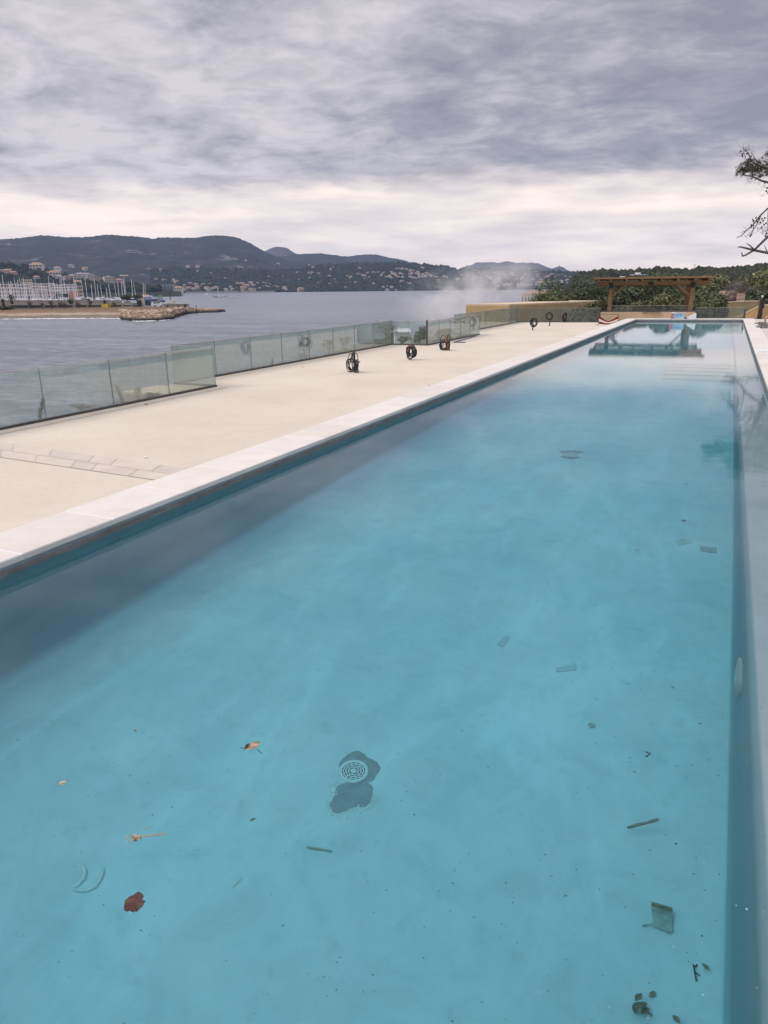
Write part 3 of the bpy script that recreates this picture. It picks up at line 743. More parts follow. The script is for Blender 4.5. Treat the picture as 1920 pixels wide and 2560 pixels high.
# striped sling chair by the bar wall
m_rust = simple('rusty_steel_tube', (.16, .085, .06), .6, .3, 10, .1)
m_str, nt, nn, ll = newmat('red_and_white_canvas')
uv = nt.nodes.new('ShaderNodeUVMap').outputs[0]; su = nt.nodes.new('ShaderNodeSeparateXYZ'); ll.new(uv, su.inputs[0])
fr_ = math_(nt, 'FRACT', math_(nt, 'MULTIPLY', su.outputs[1], 1.5))
c = mixc(nt, math_(nt, 'GREATER_THAN', fr_, .5), (.17, .02, .022), (.66, .6, .55)); finish(nt, c, .85, None, .1)
p = at_z(1520, 813, TZ)
ch = thing('sling_chair', 'low sling chair with sagging dark red and white striped canvas', 'deck chair', (p.x, p.y, TZ), ang); ch.scale = (.78, .78, .78)
W2, Hh = .86, .95
for x in (-W2, W2):
    for y in (-.3, .3):
        b = MB(); b.tube([(x, y, .0), (x*1.0, y*.5, .5), (x, y*.2, Hh)], .022, 7); b.build('leg', m_rust, ch, True)
    b = MB(); b.tube([(x-.25*(x < 0), -.36, .02), (x, -.3, .02), (x, .3, .02)], .02, 6); b.build('foot_bar', m_rust, ch, True)
b = MB(); b.tube([(-W2-.1, 0, Hh), (W2+.05, 0, Hh)], .022, 7); b.build('top_bar', m_rust, ch, True)
vs = []; uvs = []; nU, nV = 18, 8
for i in range(nU+1):
    u = i/nU; sag = .46*(1-abs(2*u-1)**1.4)
    for j in range(nV+1):
        vv = j/nV; top = .8-sag*(.95); bot = .12-.05*math.sin(PI*u)
        vs.append((-W2+.04+u*(2*W2-.08), -.05+.22*vv-.25*math.sin(PI*u)*(.3+vv*.4), bot+(top-bot)*vv)); uvs.append((u, vv))
b = MB(); fs = [(i*(nV+1)+j, (i+1)*(nV+1)+j, (i+1)*(nV+1)+j+1, i*(nV+1)+j+1) for i in range(nU) for j in range(nV)]
b.add(vs, fs); o = b.build('canvas', m_str, ch, True)
ul = o.data.uv_layers.new(name='UVMap')
for lp in o.data.loops: ul.data[lp.index].uv = uvs[lp.vertex_index]
sm = o.modifiers.new('Solidify', 'SOLIDIFY'); sm.thickness = .006

# printed carton, dark lump and white sheet on the far coping
m_print, nt, nn, ll = newmat('printed_carton')
v = objco(nt); sp = nt.nodes.new('ShaderNodeSeparateXYZ'); ll.new(v, sp.inputs[0])
blue = ramp(nt, noise_(nt, v, 5, 4, .6), [(.3, (.16, .30, .52)), (.5, (.36, .52, .70)), (.7, (.62, .68, .74))]).outputs[0]
c = mixc(nt, math_(nt, 'LESS_THAN', math_(nt, 'ADD', sp.outputs[0], math_(nt, 'MULTIPLY', noise_(nt, v, 4, 3), .25)), -.16), blue, (.55, .22, .24))
edge = math_(nt, 'GREATER_THAN', math_(nt, 'MAXIMUM', math_(nt, 'MULTIPLY', math_(nt, 'ABSOLUTE', sp.outputs[0]), .40), math_(nt, 'ABSOLUTE', math_(nt, 'SUBTRACT', sp.outputs[2], .2))), .192)
c = mixc(nt, edge, c, (.75, .75, .78)); finish(nt, c, .5, None, .3)
pa, pb_ = at_z(1677, 792, .0), at_z(1711, 791, .0)
yc = yend((pa.x+pb_.x)/2)+.35
def xc(px, y=None):
    d = ray(px, 790); return d.x*(yc/d.y)
cx0, cx1 = xc(1677), xc(1711)
ct = thing('carton', 'blue and red printed carton standing on the far pool coping', 'carton', ((cx0+cx1)/2, yc, .002), ang)
hw = (cx1-cx0)/2
b = MB(); b.box((0, 0, .20), (hw, .16, .20)); b.build('box_body', m_print, ct)
b = MB(); b.box((-hw*.62, .05, .425), (.09, .07, .022), rz=.3); b.build('loose_flap', m_white, ct)
b = MB(); b.blob((xc(1714), yc-.05, .06), (.1, .08, .075), jit=.35); b.blob((xc(1714)+.1, yc-.05, .04), (.08, .06, .05), jit=.35)
tag(b.build('dark_rag', m_slate), 'small crumpled dark rag beside the printed carton', 'rag')
b = MB(); x = xc(1722)
vs = [(x-.25, yc-.1, .02), (x+.5, yc-.08, .02), (x+.48, yc-.02, .38), (x+.1, yc, .2), (x-.25, yc+.25, .02), (x+.5, yc+.3, .02), (x+.42, yc+.1, .4), (x+.1, yc+.12, .22)]
b.add(vs, [(0, 1, 2, 3), (7, 6, 5, 4), (3, 2, 6, 7), (0, 3, 7, 4), (1, 5, 6, 2), (0, 4, 5, 1)])
tag(b.build('plastic_sheet', m_white), 'folded white plastic sheet lying right of the printed carton', 'plastic sheet')

# right side: old posts, handrail, rubble patch, white board, walls
m_bark = simple('dark_weathered_wood', (.05, .036, .028), .85, .4, 5, .5, .03)
a = at_y(1897, 799, 60.5); e = at_y(1906, 744, 60.5)
b = MB(); n = 9; pts = [a.lerp(e, i/(n-1))+Vector((random.uniform(-.02, .02), 0, 0)) for i in range(n)]; pts[0].z = -.6
b.tube(pts, [.17, .165, .155, .15, .14, .135, .13, .125, .11], 10)
t = thing('old_post', 'tall leaning dark wooden post beside the ochre ramp wall', 'post', (0, 0, 0)); b.build('post_shaft', m_bark, t, True)
b = MB(); b.lathe([(.02, 0), (.07, .03), (.08, .09), (.05, .14)], e, 12); b.build('lamp_cap', m_white, t, True)
b = MB(); b.tube([e+Vector((.15, 0, -.25)), e+Vector((.13, 0, -.7)), e+Vector((0.02, 0, -.8))], .08, 7); b.build('lamp_bracket', m_bark, t, True)
a = at_y(1860, 795, 59.6); e = at_y(1863, 772, 59.6); a.z = -.4
b = MB(); b.tube([a, a.lerp(e, .5), e], [.075, .07, .06], 8)
tag(b.build('short_post', m_bark), 'short dark post at the right end of the far glass', 'post')
m_cop = simple('coppery_tube', (.5, .30, .22), .35, .15, 6, .05, spec=.5, metal=.5)
hr = thing('pool_handrail', 'curved coppery handrail standing in the rubble patch', 'handrail', (0, 0, 0))
yb = 47.5
b = MB(); q = [at_y(1911, 818, yb), at_y(1912, 806, yb), at_y(1914, 797, yb), at_y(1918, 792, yb), at_y(1924, 790, yb), at_y(1932, 790, yb), at_y(1937, 796, yb), at_y(1939, 818, yb)]
q[0].z = q[-1].z = -.04
b.tube(q, .05, 9); b.build('bent_tube', m_cop, hr, True)
b = MB(); b.lathe([(.1, -.03), (.1, .01), (.06, .03)], (q[0].x, q[0].y, 0), 14); b.build('base_flange', m_cop, hr)
b = MB(); b.tube([(q[0].x+.22, yb-.2, -.03), (q[0].x+.14, yb-.1, .35), (q[0].x+.2, yb, .48)], .05, 7); b.build('side_brace', m_white, hr, True)
m_rub = simple('grey_rubble', (.22, .2, .19), .9, .5, 4, .6, .03)
b = MB(); pp = [at_z(px, py, -.03) for px, py in ((1893, 821), (1975, 820), (1960, 806), (1886, 807))]
b.quad(*[(p.x, p.y, -.029) for p in pp])
struct(b.build('rubble_patch', m_rub))
b = MB(); 
for k in range(170):
    u, v = random.random(), random.random(); p = pp[0].lerp(pp[1], u).lerp(pp[3].lerp(pp[2], u), v)
    s = random.uniform(.03, .13); b.blob((p.x, p.y, -.02), (s, s, s*.6), random.choice((0, 0, 1)), .35)
stuff(b.build('rubble_stones', [m_rub, m_slate]))
b = MB(); p = at_z(1895, 884, -.03); p2 = at_z(1960, 884, -.03); p3 = at_z(1960, 879, -.03); p4 = at_z(1894, 879, -.03)
b.prism([(q_.x, q_.y) for q_ in (p, p2, p3, p4)], -.032, .05)
tag(b.build('white_board', m_white), 'thin white board lying flat on the right deck', 'board')

# ochre garden walls beyond the far glass on the right
m_och = simple('tan_ochre_wall', (.42, .29, .145), .9, .2, .6, .2)  # tan face of the ramp wall, mottled at random
m_olive = simple('shadowed_olive_wall', (.28, .225, .13), .9, .25, .7, .2)  # olive tone has the wall's shadow put into its colour
m_cap = simple('cream_wall_cap', (.62, .50, .36), .85, .1, 2)
def wall_line(label, pts, y, thick, mat, zb=-7, capz=.1, name='garden_wall'):
    """wall following a photographed top edge, standing at depth y"""
    q = [at_y(px, py, yy) for (px, py), yy in zip(pts, y)]
    t = thing(name, label, 'wall', (0, 0, 0))
    b = MB(); c = MB()
    for a, e in zip(q[:-1], q[1:]):
        d = Vector((e.x-a.x, e.y-a.y, 0)).normalized(); nx = Vector((-d.y, d.x, 0))*thick
        for mbx, z0, da, gx in ((b, None, capz, 0), (c, capz, 0, .04)):
            g = d.cross(Vector((0, 0, 1)))*gx
            lo = [a.z-capz if z0 else zb, e.z-capz if z0 else zb]; hi_ = [a.z-da, e.z-da]
            A = [Vector((a.x, a.y, 0))+g, Vector((e.x, e.y, 0))+g, Vector((e.x, e.y, 0))+nx-g, Vector((a.x, a.y, 0))+nx-g]
            vs = [Vector((A[i].x, A[i].y, (lo[0], lo[1], lo[1], lo[0])[i])) for i in range(4)]+[Vector((A[i].x, A[i].y, (hi_[0], hi_[1], hi_[1], hi_[0])[i])) for i in range(4)]
            mbx.add(vs, [(0, 1, 5, 4), (1, 2, 6, 5), (2, 3, 7, 6), (3, 0, 4, 7), (4, 5, 6, 7), (3, 2, 1, 0)])
    b.build('wall_face', mat, t); c.build('wall_cap', m_cap, t); return t
wall_line('sloping ochre ramp wall with a pale edge behind the old post', [(1832, 797), (1896, 765), (1925, 760), (1985, 757)], [66, 65, 65, 65], .5, m_och)
wall_line('level olive coloured wall with a cream top beyond the right glass', [(1780, 756), (1860, 752), (1895, 751)], [82, 80, 79.5], .5, m_olive)
wall_line('long ochre wall with a flat top left of the bushes', [(1165, 760), (1240, 757.5), (1420, 751)], [59, 64.5, 82], -4., simple('long_ochre_wall_render', (.45, .33, .17), .9, .15, .5, .2), capz=.12)
m_pink = simple('pinkish_balusters', (.56, .40, .32), .85, .1, 3)
bl = thing('stone_balustrade', 'little pinkish balustrade on top of the olive wall', 'balustrade', (0, 0, 0))
qa, qb = at_y(1841, 751, 84), at_y(1861, 751, 84)
b = MB(); b.bar((qa.x, qa.y, qa.z+.62), (qb.x, qb.y, qb.z+.62), .2, .1); b.build('rail', m_pink, bl)
b = MB(); b.bar((qa.x, qa.y, qa.z-1), (qb.x, qb.y, qb.z-1), .22, 2.1); b.build('plinth', m_pink, bl)
for k in range(7):
    c = qa.lerp(qb, (k+.5)/7); b = MB(); b.lathe([(.05, .05), (.09, .2), (.05, .4), (.07, .57)], (c.x, c.y, c.z), 8); b.build('baluster', m_pink, bl, True)
# ------------------------------------------------------------------ shore below the terrace, plants, trees
m_soil = simple('dry_slope_soil', (.16, .135, .10), .95, .4, .5, .4, .1)
sl = MB()
# steep bank along the terrace and a low point of land beyond the notch
bank = [(-6, -14.2), (16.6, -14.2), (16.9, -15.6), (33, -15.6), (40, -15.6), (56, -15.6), (75, -14)]
prof = [(0, -1.6), (-1.0, -2.4), (-3, -6), (-7, -9.4), (-10, -11)]
vs = []
for y in [(-6+k*1.5) for k in range(55)]:
    x0 = interp([(a, b) for a, b in bank], y)
    for dx, z in prof:
        q = noise.fractal(Vector((y*.3, dx*.3, 1)), .8, 2, 4)
        vs.append((x0+dx*(1+.25*q), y, z+q*.35))
sl.add(vs, [(i*5+k, i*5+k+1, (i+1)*5+k+1, (i+1)*5+k) for i in range(54) for k in range(4)])
def mound(c, rx, ry, zt, n=40, rings=14):
    vs = []
    for j in range(rings+1):
        t = j/rings
        for i in range(n):
            a = 2*PI*i/n; q = noise.fractal(Vector((math.cos(a)*1.5, math.sin(a)*1.5, t*3+c[0])), .8, 2, 4)
            k = t*(1+.18*q); z = zt+(SEA-2.5-zt)*max(0, (t-.45)/.55)**1.3+q*.5
            vs.append((c[0]+rx*k*math.cos(a), c[1]+ry*k*math.sin(a), z))
    sl.add(vs, [(j*n+i, j*n+(i+1) % n, (j+1)*n+(i+1) % n, (j+1)*n+i) for j in range(rings) for i in range(n)])
mound((-36, 96), 21, 30, -5.2); mound((-14, 92), 34, 34, -5.0); mound((6, 150), 70, 70, -4.2)
struct(sl.build('shore_ground', m_soil, smooth=True))

def leaf_mat(name, stops):
    m, nt, nn, ll = newmat(name); g = nt.nodes.new('ShaderNodeNewGeometry')
    c = ramp(nt, g.outputs['Random Per Island'], stops).outputs[0]
    p = finish(nt, c, .7, None, .2); return m
lf_dark = leaf_mat('dark_evergreen_leaves', [(0, (0.033, 0.048, 0.029)), (.5, (0.069, 0.094, 0.048)), (.9, (0.109, 0.130, 0.061)), (1, (0.164, 0.164, 0.090))])
lf_olive = leaf_mat('olive_green_leaves', [(0, (0.060, 0.073, 0.035)), (.5, (0.139, 0.150, 0.064)), (.9, (0.213, 0.213, 0.098)), (1, (0.284, 0.244, 0.143))])
lf_mid = leaf_mat('mid_green_leaves', [(0, (0.053, 0.072, 0.038)), (.5, (0.108, 0.135, 0.063)), (.9, (0.174, 0.192, 0.091)), (1, (0.240, 0.217, 0.131))])
lf_grey = leaf_mat('grey_bare_twigs', [(0, (.07, .056, .05)), (.5, (.13, .108, .098)), (1, (.21, .18, .165))])
lf_dry = leaf_mat('dry_brown_plant', [(0, (.05, .042, .036)), (.6, (.10, .085, .07)), (1, (.17, .15, .12))])
m_trunk = simple('grey_brown_bark', (.10, .082, .068), .9, .4, 6, .5, .03)

def crown_mesh(b, rnd, c, r, n, size, lumps=9, twig=False):
    """leaf clumps spread over an uneven set of lobes"""
    c = Vector(c); lobes = []
    for k in range(lumps):
        a = rnd.uniform(0, 2*PI); e = rnd.uniform(-.5, 1)
        q = Vector((math.cos(a)*r[0]*.62, math.sin(a)*r[1]*.62, e*r[2]*.55))*rnd.uniform(.5, 1.08)
        s = rnd.uniform(.32, .55); lobes.append((c+q, Vector(r)*s))
    for k in range(n):
        lc, lr = rnd.choice(lobes)
        d = Vector((rnd.gauss(0, 1), rnd.gauss(0, 1), rnd.gauss(0, 1)+.25)).normalized()
        rad = rnd.uniform(.55, 1.06)**.6
        p = lc+Vector((d.x*lr.x, d.y*lr.y, d.z*lr.z))*rad
        s = size*rnd.uniform(.5, 1.5)
        ax = Vector((rnd.gauss(0, 1), rnd.gauss(0, 1), rnd.gauss(0, .7))).normalized()
        bx_ = ax.cross(d)
        if bx_.length < .1: bx_ = ax.orthogonal()
        bx_.normalize()
        if twig: b.add([p-ax*s*2, p+bx_*s*.10, p+ax*s*2, p-bx_*s*.10], [(0, 1, 2, 3)])
        else:
            b.add([p-ax*s, p+bx_*s*.45+d*s*.2, p+ax*s, p-bx_*s*.45], [(0, 1, 2, 3)])
def tree(name, label, base, H, r, mat, n, size, seed, group=None, cat='tree', lumps=10, twig=False, lift=.58, nlimb=5, trunk_r=.16):
    rnd = random.Random(seed); base = Vector(base)
    t = thing(name, label, cat, base, 0, group)
    b = MB(); c = Vector((0, 0, H*lift))
    b.tube([(0, 0, -.5), (rnd.uniform(-.1, .1), 0, H*.2), (rnd.uniform(-.3, .3), rnd.uniform(-.3, .3), H*.5), (rnd.uniform(-.5, .5), 0, H*.8)], [trunk_r*1.3, trunk_r, trunk_r*.65, trunk_r*.2], 7)
    for k in range(nlimb):
        a = 2*PI*k/nlimb+rnd.uniform(-.4, .4); z = H*rnd.uniform(.18, .45)
        e = Vector((math.cos(a)*r[0]*.7, math.sin(a)*r[1]*.7, H*lift+rnd.uniform(-.2, .5)*r[2]))
        s = Vector((0, 0, z)); b.tube([s, s.lerp(e, .5)+Vector((0, 0, .2)), e], [trunk_r*.55, trunk_r*.35, trunk_r*.1], 5)
    b.build('trunk', m_trunk, t, True)
    b = MB(); crown_mesh(b, rnd, c, r, n, size, lumps, twig); b.build('crown', mat, t)
    return t
def tree_at(px, top, dist, wpx, label, mat, n=3800, size=.20, seed=1, zg=-4.6, name='evergreen_tree', depth=.8, **kw):
    """tree whose crown top shows at (px, top) from the viewpoint, wpx wide, dist away"""
    p = at_d(px, top, dist); H = p.z-zg; rx = wpx/F*dist*.55/math.cos(R(20))
    rz = min(H*.5, rx*1.05)
    return tree(name, label, (p.x, p.y, zg), H, (rx, rx*depth, rz), mat, n, size, seed, lift=1-rz*.96/H, **kw)
TREES = [
 (1365, 715, 78, 110, 'low dark evergreen bush tree beside the long ochre wall', lf_mid, 21),
 (1425, 700, 86, 130, 'broad evergreen tree rising left of the pergola', lf_mid, 22),
 (1492, 690, 84, 120, 'dark evergreen tree touching the left end of the pergola roof', lf_dark, 23),
 (1545, 712, 80, 90, 'dark shaded evergreen tree seen behind the left pergola post', lf_dark, 24),
 (1592, 727, 70, 100, 'pale olive bush tree framed by the pergola, left of its middle', lf_olive, 25),
 (1652, 722, 72, 105, 'rounded olive bush tree framed by the middle of the pergola', lf_olive, 26),
 (1690, 708, 84, 90, 'dark tree framed by the pergola just left of its right brace', lf_dark, 27),
 (1755, 712, 76, 105, 'dark green tree standing right of the right pergola post', lf_mid, 28),
 (1795, 738, 72, 60, 'small sparse bush tree above the right glass run', lf_mid, 29),
 (1478, 742, 68, 90, 'low brownish bush in front of the trees left of the bar wall', lf_olive, 30),
]
for px, top, d, wp, lab, m_, sd_ in TREES:
    tree_at(px, top, d, wp, lab, m_, 8000, .14, sd_, group='trees behind the far glass and pergola')
BACK = [
 (1612, 680, 190, 90, 'tall rounded tree on the skyline above the pergola roof', lf_mid, 41, 'evergreen_tree', False),
 (1668, 676, 200, 90, 'dark tree on the skyline above the middle of the pergola', lf_mid, 42, 'evergreen_tree', False),
 (1772, 672, 170, 110, 'dense skyline tree just right of the pergola roof end', lf_mid, 43, 'evergreen_tree', False),
 (1838, 676, 130, 120, 'tall olive tree with a broad crown behind the grey bare tree', lf_olive, 44, 'evergreen_tree', False),
 (1905, 668, 125, 110, 'highest olive green tree at the right edge of the picture', lf_olive, 45, 'evergreen_tree', False),
 (1835, 704, 108, 130, 'grey leafless tree with tangled twigs above the olive wall', lf_grey, 46, 'bare_tree', True),
 (1882, 702, 104, 90, 'second grey bare tree mixed with dark branches by the right edge', lf_grey, 47, 'bare_tree', True),
 (1922, 715, 88, 100, 'dark spreading tree above the ochre ramp wall', lf_dark, 48, 'evergreen_tree', False),
 (1800, 700, 118, 80, 'shadowy dark tree between the pergola and the grey bare tree', lf_dark, 49, 'evergreen_tree', False),
 (1975, 672, 120, 120, 'olive tree just beyond the right edge of the view', lf_olive, 50, 'evergreen_tree', False),
]
for px, top, d, wp, lab, m_, sd_, nm, tw in BACK:
    tree_at(px, top, d, wp, lab, m_, 3600 if not tw else 2600, .30 if not tw else .26, sd_, zg=-4.2, name=nm, group='taller trees on the right', twig=tw, nlimb=8 if tw else 5, lumps=12)

def behind(px, py):
    """distance just beyond the balustrade along a line of sight"""
    d_ = ray(px, py); t_ = ((AX if px < 552 else BX2)-.85)/d_.x; return math.hypot(d_.x*t_, d_.y*t_)
# plants showing through and over the balustrade
def plume(label, px, d, h, lean, seed, mat=lf_dry, w_=.09, n=260):
    rnd = random.Random(seed); p = at_d(px[0], px[1]+2, behind(px[0], px[1]))
    t = thing('feathery_plant', label, 'plant', (p.x, p.y, p.z), 0, 'feathery plants behind the near glass')
    b = MB(); pts = [(0, 0, -1.6), (0, 0, 0), (lean*.25, 0, h*.4), (lean*.6, 0, h*.75), (lean, 0, h)]
    b.tube(pts, [.012, .012, .01, .008, .004], 5); b.build('stem', m_trunk, t)
    b = MB()
    for k in range(n):
        u = rnd.random(); q = Vector((lean*(u**1.3), 0, h*u)); ww = w_*math.sin(PI*min(1, u*.9+.1))**.7
        e = q+Vector((rnd.uniform(-1, 1)*ww+.03, rnd.uniform(-1, 1)*ww, rnd.uniform(.02, .12)))
        s = Vector((0, .004, 0)); b.add([q-s*2, q+s*2, e+s, e-s], [(0, 1, 2, 3)]); s = Vector((.006, 0, 0)); b.add([q-s, q+s, e], [(0, 1, 2)])
    b.build('plume', mat, t); return t
plume('dark feathery plume bending right behind the nearest glass panels', (100, 1052), 14.8, .5, .22, 1)
plume('second feathery plume leaning left behind the near glass', (306, 1006), 16.5, .42, -.18, 2, w_=.08)
plume('thin upright plume behind the middle glass run', (681, 930), 22.5, .5, .02, 3, w_=.07)
def shrub(label, px, base, d, wpx, mat, seed, n=700, size=.05, twig=False, name='shrub', zdrop=.8, group='shrubs behind the glass balustrades'):
    d = max(d, behind(px[0], base)); p = at_d(px[0], px[1], d); q = at_d(px[0], base, d); h = p.z-q.z
    return tree(name, label, (p.x, p.y, q.z-zdrop), h+zdrop, (wpx/F*d*.5, wpx/F*d*.4, h*.5), mat, n, size, seed, group, 'shrub', 7, twig, lift=1-h*.5/(h+zdrop), nlimb=6, trunk_r=.02)
shrub('low hazy brown weeds behind the near glass', (215, 1006), 1028, 16, 90, lf_dry, 11, 500, .03, True)
shrub('brown bushy weed beside the cream ledge behind glass', (383, 980), 998, 18, 45, lf_dry, 12, 500, .025)
shrub('thin reddish weed standing between the plume and the ledge', (342, 962), 1000, 18, 22, lf_dry, 13, 220, .03, True)
shrub('pale bare sapling behind the middle glass run', (760, 828), 890, 30, 40, lf_dry, 14, 260, .06, True)
shrub('yellowish leafy sapling behind the middle glass run', (822, 840), 884, 32, 28, lf_olive, 15, 240, .04)
shrub('slender bare sapling just left of the shed view', (860, 832), 880, 34, 36, lf_dry, 16, 260, .06, True)
shrub('small weed at the foot of the middle glass', (752, 882), 899, 27, 20, lf_mid, 17, 120, .03)
shrub('twiggy bush whose tips stick up above the middle glass', (965, 796), 850, 60, 70, lf_dry, 18, 700, .10, True, zdrop=2)
shrub('tall dark shrub behind the corner post of the notch', (1050, 812), 868, 60, 45, lf_dark, 19, 900, .10, zdrop=2)
shrub('broad dim shrub behind the glass right of the end post', (1100, 812), 866, 62, 70, lf_mid, 20, 800, .10, zdrop=2)
shrub('grey green bush in front of the white shed', (1012, 838), 862, 64, 34, lf_mid, 31, 600, .08, zdrop=2)
shrub('dark low bush left of the brick shed behind glass', (955, 846), 862, 75, 50, lf_dark, 32, 500, .10, zdrop=2)
# sheds on the low ground
m_brick = simple('reddish_brick', (.26, .15, .11), .9, .2, 2); m_roofw = simple('pale_sheet_roof', (.62, .62, .62), .6, .1, 1)
def shed(name, label, px, top, base, d, wpx, mw, mr, rz=0):
    p = at_d(px, base, d); h = at_d(px, top, d).z-p.z; w_ = wpx/F*d
    t = thing(name, label, 'shed', (p.x, p.y, p.z), rz)
    b = MB(); b.bx(-w_/2, w_/2, 0, w_*.7, -3, h*.8)
    b.build('wall', mw, t)
    b = MB(); b.add([(-w_*.55, -.2, h*.8), (w_*.55, -.2, h*.8), (w_*.55, w_*.75, h), (-w_*.55, w_*.75, h), (-w_*.55, -.2, h*.8+.12), (w_*.55, -.2, h*.8+.12), (w_*.55, w_*.75, h+.12), (-w_*.55, w_*.75, h+.12)], [(3, 2, 1, 0), (4, 5, 6, 7), (0, 1, 5, 4), (1, 2, 6, 5), (2, 3, 7, 6), (3, 0, 4, 7)]); b.build('roof', mr, t)
    b = MB(); b.bx(-w_*.12, w_*.08, -.04, -.003, -.4, h*.55); b.build('door', m_slate, t); return t
shed('white_shed', 'white shed with a pale roof seen through the notch glass', 1006, 826, 858, 78, 38, m_white, m_roofw, .5)
shed('brick_shed', 'small reddish brick shed left of the white shed behind glass', 978, 828, 858, 84, 30, m_brick, m_brick, .3)
# cream ledge outside the corner of the near run
lg = thing('terrace_ledge', 'cream ledge block in the corner behind the near glass return', 'ledge', (0, 0, 0))
b = MB(); b.bx(BX2+.10, AX-.13, YA-.10, YA+.0, -10, TZ-.02); b.bx(BX2-.55, BX2+.10, YA-1.6, YA-.13, -10, TZ-.22)
b = MB(); b.bx(BX2-.5, AX-.14, YA-1.55, YA-.125, -10, TZ-.12); b.build('ledge_block', m_cream, lg)
b = MB(); b.bx(BX2-.55, AX-.135, YA-1.60, YA-.12, TZ-.118, TZ-.04); b.build('ledge_cap', m_cap, lg)

# pine at the right edge, behind the far end of the pool: trunk outside the picture, limbs reaching in
PY = 65.
pt = thing('aleppo_pine', 'ragged pine reaching into the right edge with cones and a bare lower limb', 'pine tree', (0, 0, 0))
def Q(px, py, y=PY): return at_y(px, py, y)
lb = MB()
root = Q(1990, 760); root.z = -4.5
trunk = [root, Q(1985, 690), Q(1978, 600), Q(1972, 520), Q(1968, 440), Q(1955, 370)]
lb.tube(trunk, [.36, .32, .27, .22, .15, .06], 10)
limbs = [
 ([(1975, 560), (1950, 572), (1925, 590), (1885, 624), (1866, 637), (1856, 640), (1855, 632)], .12),
 ([(1980, 650), (1945, 634), (1920, 632), (1885, 625), (1866, 622), (1852, 617), (1843, 617)], .13),
 ([(1887, 624), (1876, 614), (1868, 607)], .06),
 ([(1920, 632), (1915, 622), (1914, 610)], .035),
 ([(1974, 540), (1945, 505), (1920, 522), (1897, 542), (1880, 562), (1865, 578), (1855, 590), (1840, 597)], .065),
 ([(1905, 534), (1896, 552), (1886, 570), (1876, 585), (1862, 590)], .035),
 ([(1886, 557), (1884, 575), (1876, 590)], .022), ([(1866, 577), (1856, 577)], .02),
 ([(1920, 522), (1918, 545), (1922, 570), (1914, 590)], .03),
 ([(1970, 480), (1945, 466), (1920, 457), (1900, 450), (1880, 440), (1862, 438)], .10),
 ([(1968, 440), (1940, 425), (1912, 418), (1895, 412), (1880, 402), (1870, 385), (1860, 372)], .07),
 ([(1880, 402), (1866, 398), (1856, 380)], .03), ([(1900, 412), (1884, 395), (1880, 380)], .025),
 ([(1960, 400), (1935, 398), (1915, 412)], .05),
]
rnd = random.Random(5)
for pts, r_ in limbs:
    n_ = len(pts); q = [Q(*p)+Vector((rnd.uniform(-.06, .06), rnd.uniform(-.5, .5)*(0 if i == 0 else 1), rnd.uniform(-.05, .05))) for i, p in enumerate(pts)]
    lb.tube(q, [r_*(1-.75*i/(n_-1))+.008 for i in range(n_)], 7)
lb.build('trunk', simple('grey_pine_bark', (.095, .08, .075), .9, .4, 5, .5, .03), pt, True)
nb = MB(); tw = MB(); cb = MB()
def tuft(p, d, L_=.26, n=14):
    for k in range(n):
        v = (d+Vector((rnd.gauss(0, .6), rnd.gauss(0, .6), rnd.gauss(0, .6)))).normalized()*L_*rnd.uniform(.6, 1.1)
        s = v.cross(Vector((rnd.gauss(0, 1), rnd.gauss(0, 1), rnd.gauss(0, 1)))).normalized()*.008
        nb.add([p-s, p+s, p+v], [(0, 1, 2)])
def clump(c, rx, rz, n, ry=None):
    c = Vector(c); ry = ry or rx*.8
    for k in range(n):
        d = Vector((rnd.gauss(0, 1), rnd.gauss(0, 1), rnd.gauss(0, 1))).normalized(); q = rnd.random()**.4
        p = c+Vector((d.x*rx*q, d.y*ry*q, d.z*rz*q)); tuft(p, (d+Vector((-.2, 0, .5))).normalized())
        if k % 3 == 0: tw.tube([c+Vector((.3, 0, -rz*.7)), p], [.012, .005], 4)
px2m = PY/F*1.07
clump(Q(1862, 420), 16*px2m, 11*px2m, 110); clump(Q(1885, 415), 18*px2m, 13*px2m, 150); clump(Q(1852, 430), 9*px2m, 7*px2m, 40); clump(Q(1895, 430), 13*px2m, 13*px2m, 80)
for c, rx, rz, n in (((1925, 425), 12, 12, 70), ((1922, 392), 10, 9, 40), ((1950, 410), 26, 24, 260), ((1960, 370), 30, 20, 260), ((2000, 400), 40, 36, 420), ((1985, 460), 36, 30, 300), ((2040, 450), 44, 40, 380), ((2030, 380), 36, 26, 260), ((1950, 470), 18, 14, 90), ((2010, 540), 40, 34, 330), ((1965, 350), 20, 16, 110), ((2000, 620), 40, 30, 260), ((1948, 530), 16, 12, 60)):
    clump(Q(*c, PY+rnd.uniform(-1, 3)), rx*px2m, rz*px2m, n)
for c, n in (((1905, 570), 22), ((1895, 565), 14), ((1915, 580), 10), ((1860, 380), 8), ((1872, 372), 8)):
    for k in range(n):
        p = Q(c[0]+rnd.uniform(-14, 14), c[1]+rnd.uniform(-14, 14), PY+rnd.uniform(-.4, .4)); tuft(p, Vector((-.3, 0, -.4)), .2, 6)
for k in range(46):   # fine bare twigs
    c = rnd.choice([(1862, 378), (1872, 372), (1905, 575), (1885, 585), (1870, 585), (1905, 460), (1880, 448), (1916, 475)])
    a = Q(c[0]+rnd.uniform(-14, 14), c[1]+rnd.uniform(-12, 12), PY+rnd.uniform(-.3, .3)); tw.tube([a, a+Vector((rnd.uniform(-.4, .15), 0, rnd.uniform(-.2, .3))), a+Vector((rnd.uniform(-.8, .2), rnd.uniform(-.2, .2), rnd.uniform(-.5, .6)))], [.01, .007, .003], 4)
